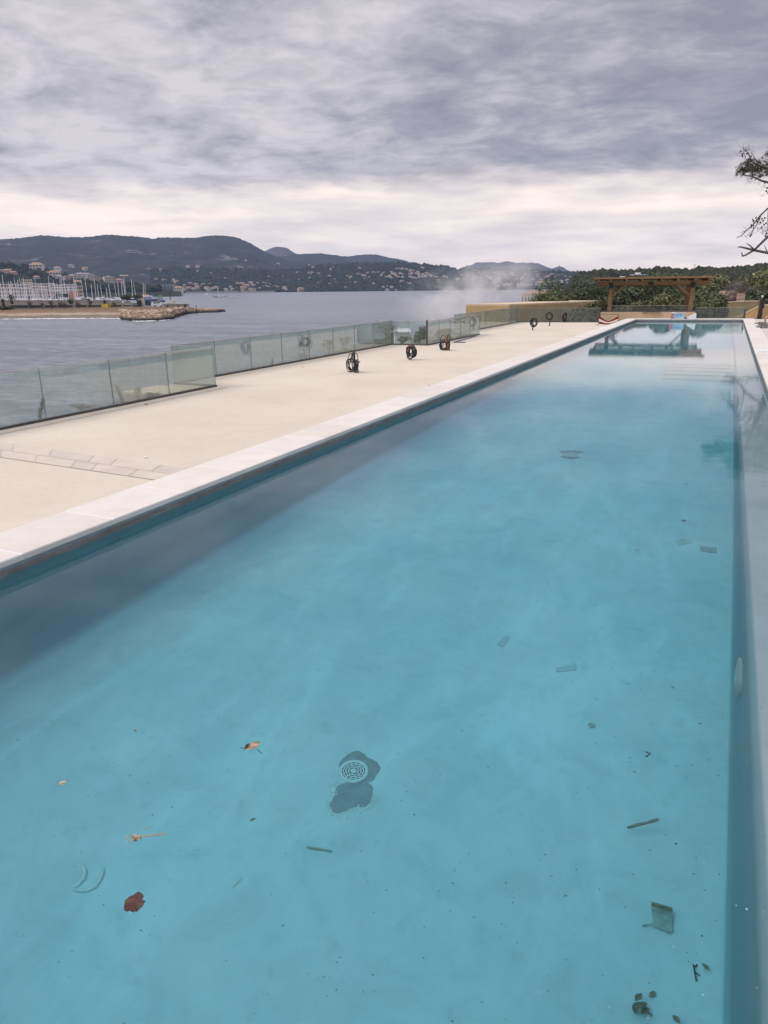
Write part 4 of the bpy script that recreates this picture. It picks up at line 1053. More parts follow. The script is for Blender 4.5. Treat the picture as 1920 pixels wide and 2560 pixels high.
for px, py in ((1852, 378), (1856, 385), (1868, 384), (1878, 391), (1864, 376), (1872, 398), (1880, 400), (1856, 390), (1882, 549), (1890, 545), (1897, 548), (1893, 554), (1884, 553), (1901, 556), (1878, 563), (1878, 568), (1905, 547), (1908, 552), (1912, 545), (1915, 558), (1910, 562), (1904, 568), (1876, 590), (1878, 587), (1917, 584), (1914, 590), (1916, 478), (1918, 470), (1920, 482), (1912, 457)):
    cb.blob(Q(px, py, PY+rnd.uniform(-.2, .2)), (.065, .065, .085), jit=.2)
nb.build('needles', leaf_mat('pine_needles', [(0, (.04, .042, .02)), (.5, (.085, .078, .036)), (.85, (.13, .11, .055)), (1, (.2, .17, .11))]), pt)
tw.build('twigs', m_trunk, pt); cb.build('cones', simple('dark_cone', (.035, .025, .02), .9, .3, 20), pt)

# smoke drifting over the shore
m, nt, nn, ll = newmat('drifting_smoke')
v = objco(nt)
ln = nt.nodes.new('ShaderNodeVectorMath'); ln.operation = 'LENGTH'; ll.new(v, ln.inputs[0])
fall = math_(nt, 'SUBTRACT', 1., sstep(nt, ln.outputs['Value'], .15, 1.))
nz = noise_(nt, scalev(nt, v, (1.6, 1, 1.1)), 1.5, 5, .62, .8)
dens = math_(nt, 'MULTIPLY', math_(nt, 'MULTIPLY', fall, sstep(nt, nz, .38, .72)), .40)
pv_ = N(nt, 'ShaderNodeVolumePrincipled', Color=(.985, .98, .99, 1)); ll.new(dens, pv_.inputs['Density']); pv_.inputs['Anisotropy'].default_value = .1
o = nt.nodes.new('ShaderNodeOutputMaterial'); ll.new(pv_.outputs[0], o.inputs['Volume'])
b = MB(); V, Fc = ICO[2]; b.add([Vector(q) for q in V], Fc)
so_ = stuff(b.build('smoke', m)); c = at_d(1172, 742, 112); so_.location = c; so_.scale = (13.5, 9, 6.2); so_.rotation_euler = (0, R(-14), R(18))
# ------------------------------------------------------------------ drains, lamp and litter in the pool
m_abs = simple('white_plastic_grate', (.72, .74, .74), .4, .06, 6, 0); m_hole = simple('dark_drain_hole', (.03, .04, .045), .9, .2, 6, 0)
m_bare = simple('dark_bare_plaster', (.25, .29, .30), .85, .25, 6, .1)
m_silt = simple('ruffled_silt_rim', (.78, .80, .77), .9, .2, 14, .5, .01)
def drain(p, label, r=.105):
    t = thing('floor_drain', label, 'drain', (p.x, p.y, FLOOR), .2, 'floor drains')
    b = MB(); b.lathe([(r*1.12, 0), (r*1.12, .012), (r*1.0, .022), (r*.93, .016)], n=36, cap=False); b.build('rim', m_abs, t, True)
    b = MB(); b.lathe([(r*.94, .010), (r*.94, .0125)], n=32); b.build('sump', m_hole, t)
    b = MB()
    for k, rr in enumerate((.2, .38, .56, .74, .90)):
        for j in range(40):
            a0, a1 = 2*PI*j/40, 2*PI*(j+1)/40; ri, ro = r*(rr-.045), r*(rr+.045)
            if k == 0: ri = 0.001
            b.add([(ri*math.cos(a0), ri*math.sin(a0), .018), (ro*math.cos(a0), ro*math.sin(a0), .018), (ro*math.cos(a1), ro*math.sin(a1), .018), (ri*math.cos(a1), ri*math.sin(a1), .018)], [(0, 1, 2, 3)])
    for k, (ra, rb, cnt) in enumerate(((.2, .38, 4), (.38, .56, 8), (.56, .74, 12), (.74, .92, 14))):
        for j in range(cnt):
            a = 2*PI*(j+.5*(k % 2))/cnt; u = Vector((math.cos(a), math.sin(a), 0)); s = Vector((-u.y, u.x, 0))*r*.035; z = Vector((0, 0, .0181))
            b.add([u*r*ra-s+z, u*r*rb-s+z, u*r*rb+s+z, u*r*ra+s+z], [(0, 1, 2, 3)])
    b.build('grate', m_abs, t)
    return t
d1 = at_w(884, 1930, FLOOR); d2 = at_w(1430, 1137, FLOOR)
drain(d1, 'near round floor drain with a pale ringed grate')
drain(d2, 'far round floor drain seen as a dark flattened shape', .13)
def patch(pix, mat, name, z, jag=.012, mi=None):
    """flat stain outline given by its seen corners, laid on the pool floor"""
    q = [at_w(px, py, FLOOR) for px, py in pix]; n = len(q); pts = []
    for i in range(n):
        a, e = q[i], q[(i+1) % n]; k = max(2, int((e-a).length/.02))
        for j in range(k):
            p = a.lerp(e, j/k); pts.append(p+Vector((random.uniform(-jag, jag)*.45, random.uniform(-jag, jag)*.45, 0)))
    for _ in range(3): pts = [(pts[i-1]+pts[i]*2+pts[(i+1) % len(pts)])/4 for i in range(len(pts))]
    pts = [p+Vector((random.uniform(-jag, jag)*.25, random.uniform(-jag, jag)*.25, 0)) for p in pts]
    c = sum(pts, Vector())/len(pts)
    b = MB(); b.add([(p.x, p.y, FLOOR+z) for p in pts]+[(c.x, c.y, FLOOR+z)], [(i, (i+1) % len(pts), len(pts)) for i in range(len(pts))])
    return struct(b.build(name, mat)), pts
def S(x, y): return (780+x/7.54, 1840+y/7.54)
up_ = [S(*p) for p in ((490, 560), (520, 480), (620, 380), (760, 300), (860, 260), (960, 330), (1060, 420), (1200, 480), (1290, 560), (1290, 650), (1200, 740), (1160, 850), (1000, 900), (800, 900), (600, 800), (500, 680))]
lo_ = [S(*p) for p in ((540, 905), (680, 890), (900, 880), (1080, 880), (1150, 960), (1150, 1080), (1110, 1230), (1030, 1330), (960, 1370), (860, 1330), (740, 1370), (620, 1440), (480, 1480), (380, 1450), (320, 1340), (340, 1240), (420, 1130), (440, 1010), (480, 940))]
patch(up_, m_bare, 'bare_floor_stain', .004); _, ring_pts = patch(lo_, m_bare, 'bare_floor_stain', .006)
up2 = [(1396, 1128), (1430, 1126), (1465, 1130), (1440, 1135), (1430, 1141), (1455, 1144), (1430, 1149), (1398, 1143), (1415, 1137), (1400, 1131)]
patch(up2, m_bare, 'bare_floor_stain', .004, .02)
b = MB(); c = sum(ring_pts, Vector())/len(ring_pts)
for k in range(560):
    p = random.choice(ring_pts); o_ = (p-c).normalized()
    if o_.y > .35: continue
    q = p+o_*abs(random.gauss(0, .032))+Vector((random.gauss(0, .008), random.gauss(0, .008), 0)); s = random.uniform(.0015, .0045)
    b.blob((q.x, q.y, FLOOR+.004), (s*2, s*1.4, s), jit=.3)
stuff(b.build('silt_rim', m_silt))

# pool lamp on the bench face
lp = thing('pool_lamp', 'round white underwater lamp on the face of the side bench', 'pool lamp', (BX, 5.8, -1.2), 0)
MY = Matrix.Rotation(-PI/2, 3, 'Y')
b = MB(); b.lathe([(.23, -.01), (.23, .02), (.215, .034), (.17, .038)], M=MY, n=32); b.build('lamp_ring', simple('aged_lamp_ring', (.40, .42, .43), .5, .08, 6, 0), lp, True)
b = MB(); b.lathe([(.17, .036), (.09, .043), (.005, .045)], M=MY, n=28); b.build('lamp_lens', simple('milky_lens', (.46, .48, .5), .3, .05, 5, 0), lp, True)

m_redleaf, nt, nn, ll = newmat('wet_red_brown_leaf'); v = objco(nt)
c = ramp(nt, noise_(nt, v, 60, 6, .7, .6), [(.3, (.022, .008, .006)), (.55, (.075, .024, .012)), (.75, (.15, .055, .025))]).outputs[0]; finish(nt, c, .3, None, .5)
m_straw = simple('dry_straw', (.42, .32, .20), .8, .35, 40, .1); m_dark = simple('dark_twig', (.035, .03, .022), .8, .4, 40, .1)
m_gum = simple('olive_drab_leaf', (.2, .19, .12), .7, .35, 30, .1); m_petal = simple('orange_petal', (.55, .26, .10), .6, .25, 40, 0)
m_pale = simple('pale_scrap', (.60, .57, .48), .7, .25, 40, .1); m_shard = simple('drowned_tile_shard', (.5, .55, .55), .8, .15, 10, .1)
m_green = simple('waterlogged_green_leaf', (.36, .40, .35), .7, .3, 30, .1)
F0 = WZ+.0015
def put(name, label, cat, b, mats, smooth=False, group=None): return tag(b.build(name, mats, smooth=smooth), label, cat, group)
# big red-brown leaf afloat: round blade with a torn notch
p = at_z(337, 2258, F0); rx = (at_z(363, 2258, F0)-at_z(311, 2258, F0)).length/2
b = MB(); vs = [(p.x, p.y, F0+.003)]; n = 44
rtd = Vector((rt.x, rt.y, 0)).normalized(); fwd = Vector((-rtd.y, rtd.x, 0))
for k in range(n):
    a = 2*PI*k/n; r_ = rx*(1+.06*math.sin(5*a)+random.uniform(-.05, .05))
    if .25 < a < .75: r_ *= .55+.35*abs(a-.5)/.25
    q = p+rtd*math.cos(a)*r_+fwd*math.sin(a)*r_*1.12; vs.append((q.x, q.y, F0+.001+random.uniform(0, .006)))
b.add(vs, [(0, 1+k, 1+(k+1) % n) for k in range(n)]); put('floating_leaf', 'large round red brown leaf floating with a torn notch', 'leaf', b, m_redleaf)
def scatter_cluster(px, py, wpx, z, name, label, cat, mats, sticks=(), leaves=10, seed=1, size=1.):
    rnd = random.Random(seed); c = at_z(px, py, z); k = (at_z(px+wpx/2, py, z)-c).length
    b = MB()
    for i in range(leaves):
        q = c+rtd*rnd.gauss(0, k*.38)+fwd*rnd.gauss(0, k*.3)
        leaf(b, (q.x, q.y, z+.002), k*rnd.uniform(.35, .75)*size, k*rnd.uniform(.16, .34)*size, rnd.random()*6.28, .5, rnd.randrange(len(mats)), 5)
    for (a, e, r_) in sticks:
        A, E = at_z(*a, z), at_z(*e, z); b.tube([A, A.lerp(E, .5)+Vector((0, 0, .002)), E], r_, 5, len(mats)-1)
    return put(name, label, cat, b, mats)
def T(x, y): return (100+x/2.765, 1750+y/2.765)
scatter_cluster(*T(660, 955), 30, F0, 'twig_cluster', 'floating tangle of dry twigs and seed heads with long stalks', 'twigs', [m_straw, m_pale, m_dark, m_straw], [(T(690, 945), T(880, 922), .0022), (T(690, 950), T(860, 930), .0016), (T(700, 905), T(770, 870), .0018), (T(580, 940), T(650, 965), .002), (T(610, 1040), T(650, 970), .0012), (T(590, 965), T(640, 980), .0014)], 16, 2, 1.6)
scatter_cluster(*T(1480, 320), 42, F0, 'petal_cluster', 'floating cluster of withered pinkish petals, upper left of the drain', 'petals', [m_straw, simple('withered_pink_petal', (.50, .34, .24), .8, .3, 30, .1), m_dark], [(T(1385, 330), T(1440, 335), .0015), (T(1410, 350), T(1420, 310), .0012), (T(1500, 340), T(1533, 372), .002)], 15, 3, 1.5)
scatter_cluster(*T(660, 215), 13, F0, 'floating_flower', 'small cream floating flower, highest of the pale bits on the left', 'flower', [m_pale, m_straw, m_dark], [], 9, 4, 1.8)
scatter_cluster(*T(162, 575), 22, F0, 'bark_scrap', 'pale pointed scrap of bark floating at the left', 'bark scrap', [m_pale, m_straw], [(T(122, 590), T(200, 550), .003)], 9, 5, 1.7)
scatter_cluster(666, 2412, 11, F0, 'floating_flower', 'tiny yellowish floating petal near the bottom centre', 'petal', [m_straw, m_pale], [], 5, 6)
def V8(x, y): return (1300+x*.4791, 1500+y*.4791)
for px, w_, name, lab, cat, ms, sd_ in ((V8(163, 1448), 15, 'orange_petal', 'orange petal with a dark edge floating right of centre', 'petal', [m_petal, m_dark], 11), (V8(70, 540), 10, 'black_seed', 'round black seed floating above the drain level', 'seed', [m_dark], 12), (V8(310, 1043), 8, 'black_seed', 'black seed floating right of the drain', 'seed', [m_dark], 13), ((1908, 1206), 24, 'orange_leaf', 'orange leaf floating over the bench at the right edge', 'leaf', [m_petal, m_straw], 14), (V8(383, 915), 6, 'straw_bit', 'tiny straw bit floating near a grey leaf', 'straw', [m_straw], 15), ((1334, 1203), 11, 'floating_leaf', 'little brown leaf floating below the far drain', 'leaf', [m_petal, m_dark], 16), ((752, 1919), 7, 'straw_bit', 'yellow straw bit floating just left of the drain', 'straw', [m_straw], 17), ((1486, 1938), 8, 'straw_bit', 'cream straw bit floating at the right of the drain', 'straw', [m_pale], 18)):
    scatter_cluster(*px, w_, F0, name, lab, cat, ms, [], 3, sd_)
# sunk things
def sunk_leaf(px, wpx, name, lab, cat, mat, hang=.02, asp=.55, seed=1, rz=None):
    random.seed(seed); z = FLOOR+hang; p = at_w(*px, z); k = (at_w(px[0]+wpx/2, px[1], z)-at_w(px[0]-wpx/2, px[1], z)).length
    b = MB(); leaf(b, (p.x, p.y, z), k, k*asp, random.random()*6 if rz is None else rz, .5); return put(name, lab, cat, b, mat)
sunk_leaf(V8(373, 655), 19, 'sunken_leaf', 'round greyish leaf on the pool floor right of centre', 'leaf', m_green, .01, .9, 21)
sunk_leaf((632, 2050), 18, 'sunken_leaf', 'dark pointed leaf under water left below the drain', 'leaf', m_gum, .3, .5, 22, 1.2)
sunk_leaf(V8(815, 2190), 22, 'sunken_leaf', 'dark leaf at the bottom right corner of the pool', 'leaf', m_gum, .05, .8, 23)
sunk_leaf(V8(970, 1915), 22, 'sunken_leaf', 'brown pointed leaf near the bench at the lower right', 'leaf', m_gum, .02, .5, 24, -.5)
sunk_leaf(V8(797, 458), 12, 'sunken_leaf', 'small grey leaf right, level with the pool lamp', 'leaf', m_green, .01, .7, 25)
sunk_leaf(V8(237, 1546), 12, 'sunken_leaf', 'thin reddish leaf under water right of centre', 'leaf', m_dry, .1, .35, 26, .8)
sunk_leaf((1710, 1302), 14, 'sunken_leaf', 'brown leaf half way down the pool by the bench', 'leaf', m_gum, .02, .7, 27)
sunk_leaf((1593, 1376), 12, 'sunken_leaf', 'small dark leaf on the floor in mid pool', 'leaf', m_gum, .01, .5, 28)
sunk_leaf((1715, 1210), 9, 'sunken_leaf', 'small dark leaf below the pine reflection', 'leaf', m_dark, .01, .6, 29)
sunk_leaf((942, 1635), 9, 'sunken_leaf', 'faint grey leaf near the middle of the pool', 'leaf', m_green, .01, .5, 30)
# torn leaf standing on the floor with its stalk
q0, q1, q2, q3 = (at_w(*V8(*q), FLOOR+.03) for q in ((683, 1608), (792, 1640), (798, 1738), (697, 1705)))
b = MB(); nn_ = 9
vs = []
for i in range(nn_+1):
    for j in range(6):
        a = q0.lerp(q1, i/nn_).lerp(q3.lerp(q2, i/nn_), j/5); a = a.copy(); a.z = FLOOR+.02+.05*math.exp(-j*1.2); 
        if j == 5: a += Vector((random.uniform(-.012, .012), random.uniform(-.012, .012), 0))
        vs.append(a)
b.add(vs, [(i*6+j, (i+1)*6+j, (i+1)*6+j+1, i*6+j+1) for i in range(nn_) for j in range(5)])
s0, s1 = at_w(*V8(700, 1690), FLOOR+.02), at_w(*V8(637, 1702), FLOOR+.02); b.tube([s0, s1], .004, 5)
b.tube([vs[0]+Vector((0, 0, .012)), vs[-6]+Vector((0, 0, .012))], .012, 6, 1)
q4, q5 = at_w(*V8(712, 1590), FLOOR+.02), at_w(*V8(778, 1605), FLOOR+.02)
b.add([q4, q5, q1, q0], [(0, 1, 2, 3)])
put('torn_cardboard', 'torn brown piece of card with a folded dark ridge on the floor', 'card', b, [simple('sodden_card', (.34, .38, .35), .8, .2, 20), m_gum])
random.seed(33)
a, e = at_w(*V8(562, 1187), FLOOR+.12), at_w(*V8(722, 1146), FLOOR+.12); b = MB(); b.tube([a, a.lerp(e, .5), e], [.011, .012, .010], 8)
put('sunken_stick', 'straight bamboo-like stick under water at the right', 'stick', b, simple('sodden_stick', (.30, .29, .22), .8, .3, 20))
b = MB(); a, c_, e = (at_w(*V8(*q), FLOOR+.1) for q in ((655, 792), (680, 800), (657, 820))); b.tube([a, c_, e], .006, 5)
put('forked_twig', 'dark forked twig under water above the stick', 'twig', b, m_dark)
b = MB(); a, e = at_w(768, 2117, FLOOR+.01), at_w(830, 2127, FLOOR+.01); b.tube([a, e], .008, 6); put('sunken_stick', 'faint thin stick lying below the drain stain', 'stick', b, m_green)
b = MB(); a, e = at_w(582, 2220, FLOOR+.4), at_w(606, 2196, FLOOR+.4); b.tube([a, e], .003, 5); put('pine_needle', 'single pine needle sinking near the bottom centre', 'pine needle', b, m_straw)
b = MB()
for a, e in (((905, 1900), (920, 1990)), ((915, 1940), (940, 1960)), ((910, 1915), (925, 1900))): b.tube([at_w(*V8(*a), FLOOR+.01), at_w(*V8(*e), FLOOR+.01)], .004, 5)
put('thin_twig', 'thin branching twig next to the brown leaf by the bench', 'twig', b, m_dark)
b = MB(); cc = at_w(*V8(630, 2125), FLOOR+.05)
for k in range(5): leaf(b, (cc.x+random.gauss(0, .02), cc.y+random.gauss(0, .02), FLOOR+.03+k*.01), .06, .035, random.random()*6, .8, 0)
leaf(b, (*at_w(*V8(690, 2065), FLOOR)[:2], FLOOR+.01), .05, .028, 1, .5, 1); b.tube([cc, at_w(*V8(690, 2170), FLOOR+.03)], .006, 5, 1)
put('crumpled_leaf', 'crumpled olive brown leaf with a stalk at the bottom right', 'leaf', b, [m_gum, m_gum])
for px, lab in ((((1686, 1352), (1710, 1345), (1732, 1356), (1700, 1364)), 'square tile shard lying half way down the pool'), (((1750, 1366), (1792, 1370), (1792, 1384), (1752, 1378)), 'darker tile shard close to the bench in mid pool'), (((1243, 1612), (1262, 1590), (1275, 1594), (1258, 1618)), 'small upright tile shard in the middle of the pool'), (((1388, 1672), (1440, 1660), (1442, 1676), (1392, 1682)), 'pale tile shard half hidden by silt right of centre')):
    q = [at_w(*p_, FLOOR) for p_ in px]; b = MB(); b.prism([(v_.x, v_.y) for v_ in q], FLOOR+.001, FLOOR+.012); put('tile_shard', lab, 'tile shard', b, m_shard if 'dark' not in lab else simple('grey_tile_shard', (.36, .40, .41), .8, .15, 10, .1))
# pale crescent strip
b = MB(); pp = [at_w(*T(x, y), FLOOR+.002) for x, y in ((230, 1140), (290, 1150), (310, 1190), (300, 1240), (260, 1280), (220, 1305), (260, 1318), (320, 1318), (380, 1290), (415, 1240), (432, 1190), (430, 1155))]
b.tube([p_ for p_ in pp], [.008, .014, .018, .018, .017, .010, .013, .019, .020, .019, .014, .008], 8)
put('crescent_strip', 'pale crescent shaped strip of liner lying on the floor at lower left', 'strip', b, simple('pale_liner_strip', (.66, .70, .68), .8, .12, 8), True)
# specks floating on the surface
b = MB(); rnd = random.Random(77)
for k in range(420):
    px, py = rnd.uniform(0, 1920), 1000+1560*rnd.random()**.6
    q = at_z(px, py, F0)
    if not (XL+.1 < q.x < XR-.05) or q.y > 20: continue
    s = rnd.uniform(.0008, .0022)*(1+q.y*.09); b.blob((q.x, q.y, F0), (s*rnd.uniform(1, 2.2), s, s*.6), 0 if rnd.random() < .55 else 1, .3)
stuff(b.build('floating_specks', [m_white, m_dark]))
b = MB()
for k in range(150):
    px, py = rnd.uniform(900, 1850), 1200+1360*rnd.random()
    q = at_w(px, py, FLOOR+.004)
    if q.x > BX-.1: continue
    s = rnd.uniform(.0015, .005); b.blob((q.x, q.y, FLOOR+.004), (s*rnd.uniform(1, 2), s, s*.5), 0, .35)
stuff(b.build('floor_grit', m_dark))
# ------------------------------------------------------------------ headland with the harbour on the left
m_beach, nt, nn, ll = newmat('beach_and_scrub'); pos = geopos(nt); sp = nt.nodes.new('ShaderNodeSeparateXYZ'); ll.new(pos, sp.inputs[0])
zz = math_(nt, 'ADD', sp.outputs[2], math_(nt, 'MULTIPLY', math_(nt, 'SUBTRACT', noise_(nt, scalev(nt, pos, (.5, .5, .5)), .25, 6, .7), .5), 1.6))
zn = nt.nodes.new('ShaderNodeMapRange'); ll.new(zz, zn.inputs[0]); zn.inputs[1].default_value = SEA; zn.inputs[2].default_value = SEA+4
c = ramp(nt, zn.outputs[0], [(.04, (.16, .13, .105)), (.14, (.27, .225, .18)), (.24, (.20, .165, .13)), (.30, (.40, .335, .265)), (.42, (.47, .375, .27)), (.50, (.28, .195, .12)), (.75, (.20, .145, .09))]).outputs[0]
c = mixc(nt, .6, c, ramp(nt, noise_(nt, pos, 1.2, 6, .75), [(.3, (.45, .42, .4)), (.7, (1.15, 1.1, 1.05))]).outputs[0], 'MULTIPLY'); finish(nt, c, .95, None, .1)
GZ = SEA+3.0
front = sorted([(lambda q: (math.atan2(q.x, q.y), math.hypot(q.x, q.y)))(at_z(px, py, SEA)) for px, py in ((-260, 805), (-100, 800), (0, 798), (100, 797), (200, 796), (300, 796), (315, 800), (345, 803), (400, 801), (430, 797), (445, 791), (465, 785), (500, 782), (540, 781), (562, 779))])
depth = [(azel(px, 760)[0], d) for px, d in ((-260, 95), (0, 92), (300, 92), (345, 100), (430, 90), (452, 75), (470, 42), (490, 24), (562, 3))]
hmax = [(azel(px, 760)[0], d) for px, d in ((-260, 3), (440, 3), (468, 2.2), (490, 1.5), (545, 1.2), (562, .2))]
ld = MB(); cols, rows = 220, 26; vs = []
for i in range(cols+1):
    a = front[0][0]+(front[-1][0]-front[0][0])*i/cols; f = interp(front, a); dd = interp(depth, a); hm = interp(hmax, a)
    for j in range(rows+1):
        s = dd*(j/rows)**1.5; t = min(1, s/min(30, max(3, dd*.4))); z = SEA-.8+(hm+.8)*t**.6
        z += noise.fractal(Vector((a*300, s*.15, 0)), .8, 2, 4)*.35
        if j == rows: z = SEA-1.5
        vs.append((math.sin(a)*(f+s), math.cos(a)*(f+s), z))
ld.add(vs, [(i*(rows+1)+j, (i+1)*(rows+1)+j, (i+1)*(rows+1)+j+1, i*(rows+1)+j+1) for i in range(cols) for j in range(rows)])
struct(ld.build('headland', m_beach, smooth=True))
m_rock, nt, nn, ll = newmat('breakwater_rock'); pos = geopos(nt); sp = nt.nodes.new('ShaderNodeSeparateXYZ'); ll.new(pos, sp.inputs[0])
g = nt.nodes.new('ShaderNodeNewGeometry'); c = ramp(nt, g.outputs['Random Per Island'], [(0, (.22, .16, .11)), (.5, (.38, .29, .20)), (1, (.52, .42, .31))]).outputs[0]
c = mixc(nt, sstep(nt, sp.outputs[2], SEA+.5, SEA+1.7), (.05, .042, .036), c); finish(nt, c, .9, bump(nt, noise_(nt, pos, 2, 5, .7), .6, .2), .1)
rk = MB(); rnd = random.Random(9); fm = MB()
for k in range(1500):
    px = rnd.uniform(302, 561) if rnd.random() < .85 else rnd.uniform(302, 440); a = azel(px, 780)[0]; f = interp(front, a); wd = min(16, interp(depth, a)); s = rnd.random()**1.2*wd
    r_ = rnd.uniform(.5, 1.25)*(1 if px < 470 else .7); z = SEA+.1+interp(hmax, a)*min(1, s/max(4, wd*.5))*.9
    rk.blob((math.sin(a)*(f+s), math.cos(a)*(f+s), z), (r_*rnd.uniform(.8, 1.5), r_, r_*rnd.uniform(.6, .9)), jit=.25)
stuff(rk.build('breakwater_rocks', m_rock))
for k in range(420):
    px = rnd.uniform(-60, 306) if rnd.random() < .6 else rnd.uniform(300, 470)
    a = azel(px, 790)[0]; f = interp(front, a)-rnd.uniform(-1.2, 2.2)*(1 if px < 306 else 1.6)
    if px > 306 and noise.noise(Vector((px*.06, 0, 0))) < .05: continue
    s = rnd.uniform(.5, 1.5); fm.blob((math.sin(a)*f, math.cos(a)*f, SEA+.02), (s*1.4, s, .14), jit=.3)
stuff(fm.build('surf_foam', simple('sea_foam', (.75, .76, .76), .9, .1, 1, 0)))

m_hw = simple('harbour_concrete', (.36, .33, .29), .9, .15, .3, .1); m_tan = simple('tan_wall', (.40, .33, .24), .9, .15, .5, 0)
m_ww = simple('white_wall', (.68, .645, .61), .85, .08, .3, 0); m_cw = simple('cream_wall', (.62, .52, .41), .85, .08, .3, 0); m_pw = simple('pink_wall', (.56, .38, .30), .85, .1, .3, 0)
m_or = simple('orange_tile_roof', (.36, .235, .165), .9, .2, .5, 0); m_br = simple('brown_tile_roof', (.33, .22, .16), .9, .2, .5, 0)
m_win = simple('dark_opening', (.05, .055, .06), .5, .2, 1, 0); m_blue = simple('blue_tarpaulin', (.10, .22, .48), .6, .3, .6, .1)
def G(px, py=770, d=None, z=None):
    p = at_d(px, py, d) if d else at_z(px, py, GZ)
    p.z = GZ if z is None else z; return p
def facing(p): return math.atan2(-p.x, p.y)   # local -Y turned to the viewpoint
def mw(px, d): return px/F*d*1.13             # photo pixels to metres at that distance
def build_block(name, label, cat, px, top, wpx, d, wall, roof=None, z0=None, dep=None, group=None, windows=(0, 0), rooftype='flat', rz=0):
    z0 = GZ if z0 is None else z0
    p = at_d(px, top, d); H = p.z-z0; w_ = mw(wpx, d); dep = dep or w_*.6
    t = thing(name, label, cat, (p.x, p.y, z0), facing(p)+rz, group)
    hb_ = H if rooftype == 'flat' else H*.78
    b = MB(); b.bx(-w_/2, w_/2, 0, dep, -1.5, hb_); b.build('wall', wall, t)
    b = MB()
    if rooftype == 'flat': b.bx(-w_/2-.15, w_/2+.15, -.15, dep+.15, H+.003, H+.3)
    else:
        e = .4; A = [(-w_/2-e, -e, hb_+.003), (w_/2+e, -e, hb_+.003), (w_/2+e, dep+e, hb_+.003), (-w_/2-e, dep+e, hb_+.003), (-w_/2+dep*.4, dep/2, H), (w_/2-dep*.4, dep/2, H)]
        b.add(A, [(0, 1, 5, 4), (2, 3, 4, 5), (1, 2, 5), (3, 0, 4), (3, 2, 1, 0)])
    b.build('roof', roof or m_roofw, t)
    nc, nr = windows
    for r_ in range(nr):
        for c_ in range(nc):
            xw = -w_/2+w_*(c_+.5)/nc; zw = hb_*(r_+.5)/nr; b = MB(); ww = w_/nc*.32; hw_ = hb_/nr*.28
            b.bx(xw-ww, xw+ww, -.06, -.004, zw-hw_, zw+hw_); b.build('window', m_win, t)
    return t
# long concrete harbour wall
hw = thing('harbour_wall', 'long pale concrete harbour wall behind the beach huts', 'wall', (0, 0, 0))
b = MB(); ps = [at_d(px, 752, 425) for px in (-260, 0, 150, 306)]
for a, e in zip(ps[:-1], ps[1:]): b.bar((a.x, a.y, (GZ+a.z)/2-.8), (e.x, e.y, (GZ+e.z)/2-.8), 1.2, a.z-GZ+1.6)
b.build('wall_body', m_hw, hw)
b = MB()
for a, e in zip(ps[:-1], ps[1:]): b.bar((a.x, a.y, a.z+.17), (e.x, e.y, e.z+.17), 1.5, .3)
b.build('wall_cap', m_hw, hw)
huts = [(52, 38, 'tan beach hut with a long dark shutter, leftmost of the row behind the sand', m_tan), (92, 34, 'tan beach hut with dark shutter, left of the white signboard hut', m_tan), (128, 34, 'tan beach hut behind the thin saplings', m_tan), (165, 34, 'tan beach hut under the dark conical tree', m_tan), (203, 30, 'grey fronted beach hut with a blue dark opening', m_hw), (232, 28, 'tan beach hut with red and dark stock outside', m_tan), (262, 30, 'beach hut with yellow and dark gear beside the small palm', m_tan), (292, 30, 'tan beach hut with a tall dark doorway', m_tan), (319, 26, 'pale tan hut with gridded panels under the floodlight mast', m_cw), (343, 22, 'small grey hut beside the dark clipped tree', m_hw)]
for i, (px, w_, lab, m_) in enumerate(huts):
    t = build_block('beach_hut', lab, 'beach hut', px, 762 if i < 8 else 759, w_, 392, m_, m_hw, group='beach huts on the headland', dep=4)
    H = at_d(px, 762, 392).z-GZ; ww = mw(w_, 392)
    b = MB(); k = .36 if i % 3 else .44; b.bx(-ww*k, ww*k*.8, -.05, -.004, H*.25, H*.85); b.build('opening', m_win, t)  # dark panel on the front stands in for the shaded opening
b = MB(); p = G(266, d=388); b.bx(-2.2, 2.2, -1, 1, 0, 1.7); o = b.build('yellow_crate', simple('yellow_plastic', (.48, .36, .05), .7, .2, 1), loc=(p.x, p.y, GZ)); tag(o, 'yellow bin standing before the hut by the small palm', 'bin')
# sheds and parked things towards the point
build_block('orange_roof_hall', 'low hall with a faded orange roof left of the blue cover', 'hall', 362, 737, 26, 440, m_cw, simple('faded_orange_roof', (.56, .32, .18), .9, .1, .3), rooftype='hip')
t = thing('covered_boat_shed', 'shed wrapped in bright blue sheeting on the headland', 'shed', G(380, d=420), facing(at_d(380, 740, 420)))
hh_ = at_d(380, 738, 420).z-GZ; w_ = mw(26, 420); b = MB()
vs = []; 
for i in range(9):
    for j in range(5): vs.append((-w_/2+w_*i/8, j*1.6, (hh_*(.72+.28*math.sin(PI*i/8)*(1-abs(j-2)/4)))+random.uniform(-.35, .35)))
b.add(vs, [(i*5+j, (i+1)*5+j, (i+1)*5+j+1, i*5+j+1) for i in range(8) for j in range(4)]); b.build('blue_sheet', m_blue, t)
b = MB(); b.bx(-w_/2+.1, w_/2-.1, .1, 6.2, 0, hh_*.62); b.build('wall', m_blue, t)
b = MB(); b.bx(-w_*.45, -w_*.1, -.06, .096, hh_*.05, hh_*.5); b.build('door', m_win, t)
build_block('dark_blue_shed', 'smaller dark blue covered heap right of the bright blue shed', 'shed', 402, 748, 16, 415, simple('dark_blue_sheet', (.10, .13, .22), .7, .3, .6), simple('dark_blue_sheet_top', (.12, .15, .24), .7, .3, .6), rooftype='hip')
build_block('white_canopy', 'long low white canopy building behind the parked vans', 'canopy', 408, 758, 36, 402, m_ww, m_roofw, windows=(5, 1), dep=7)
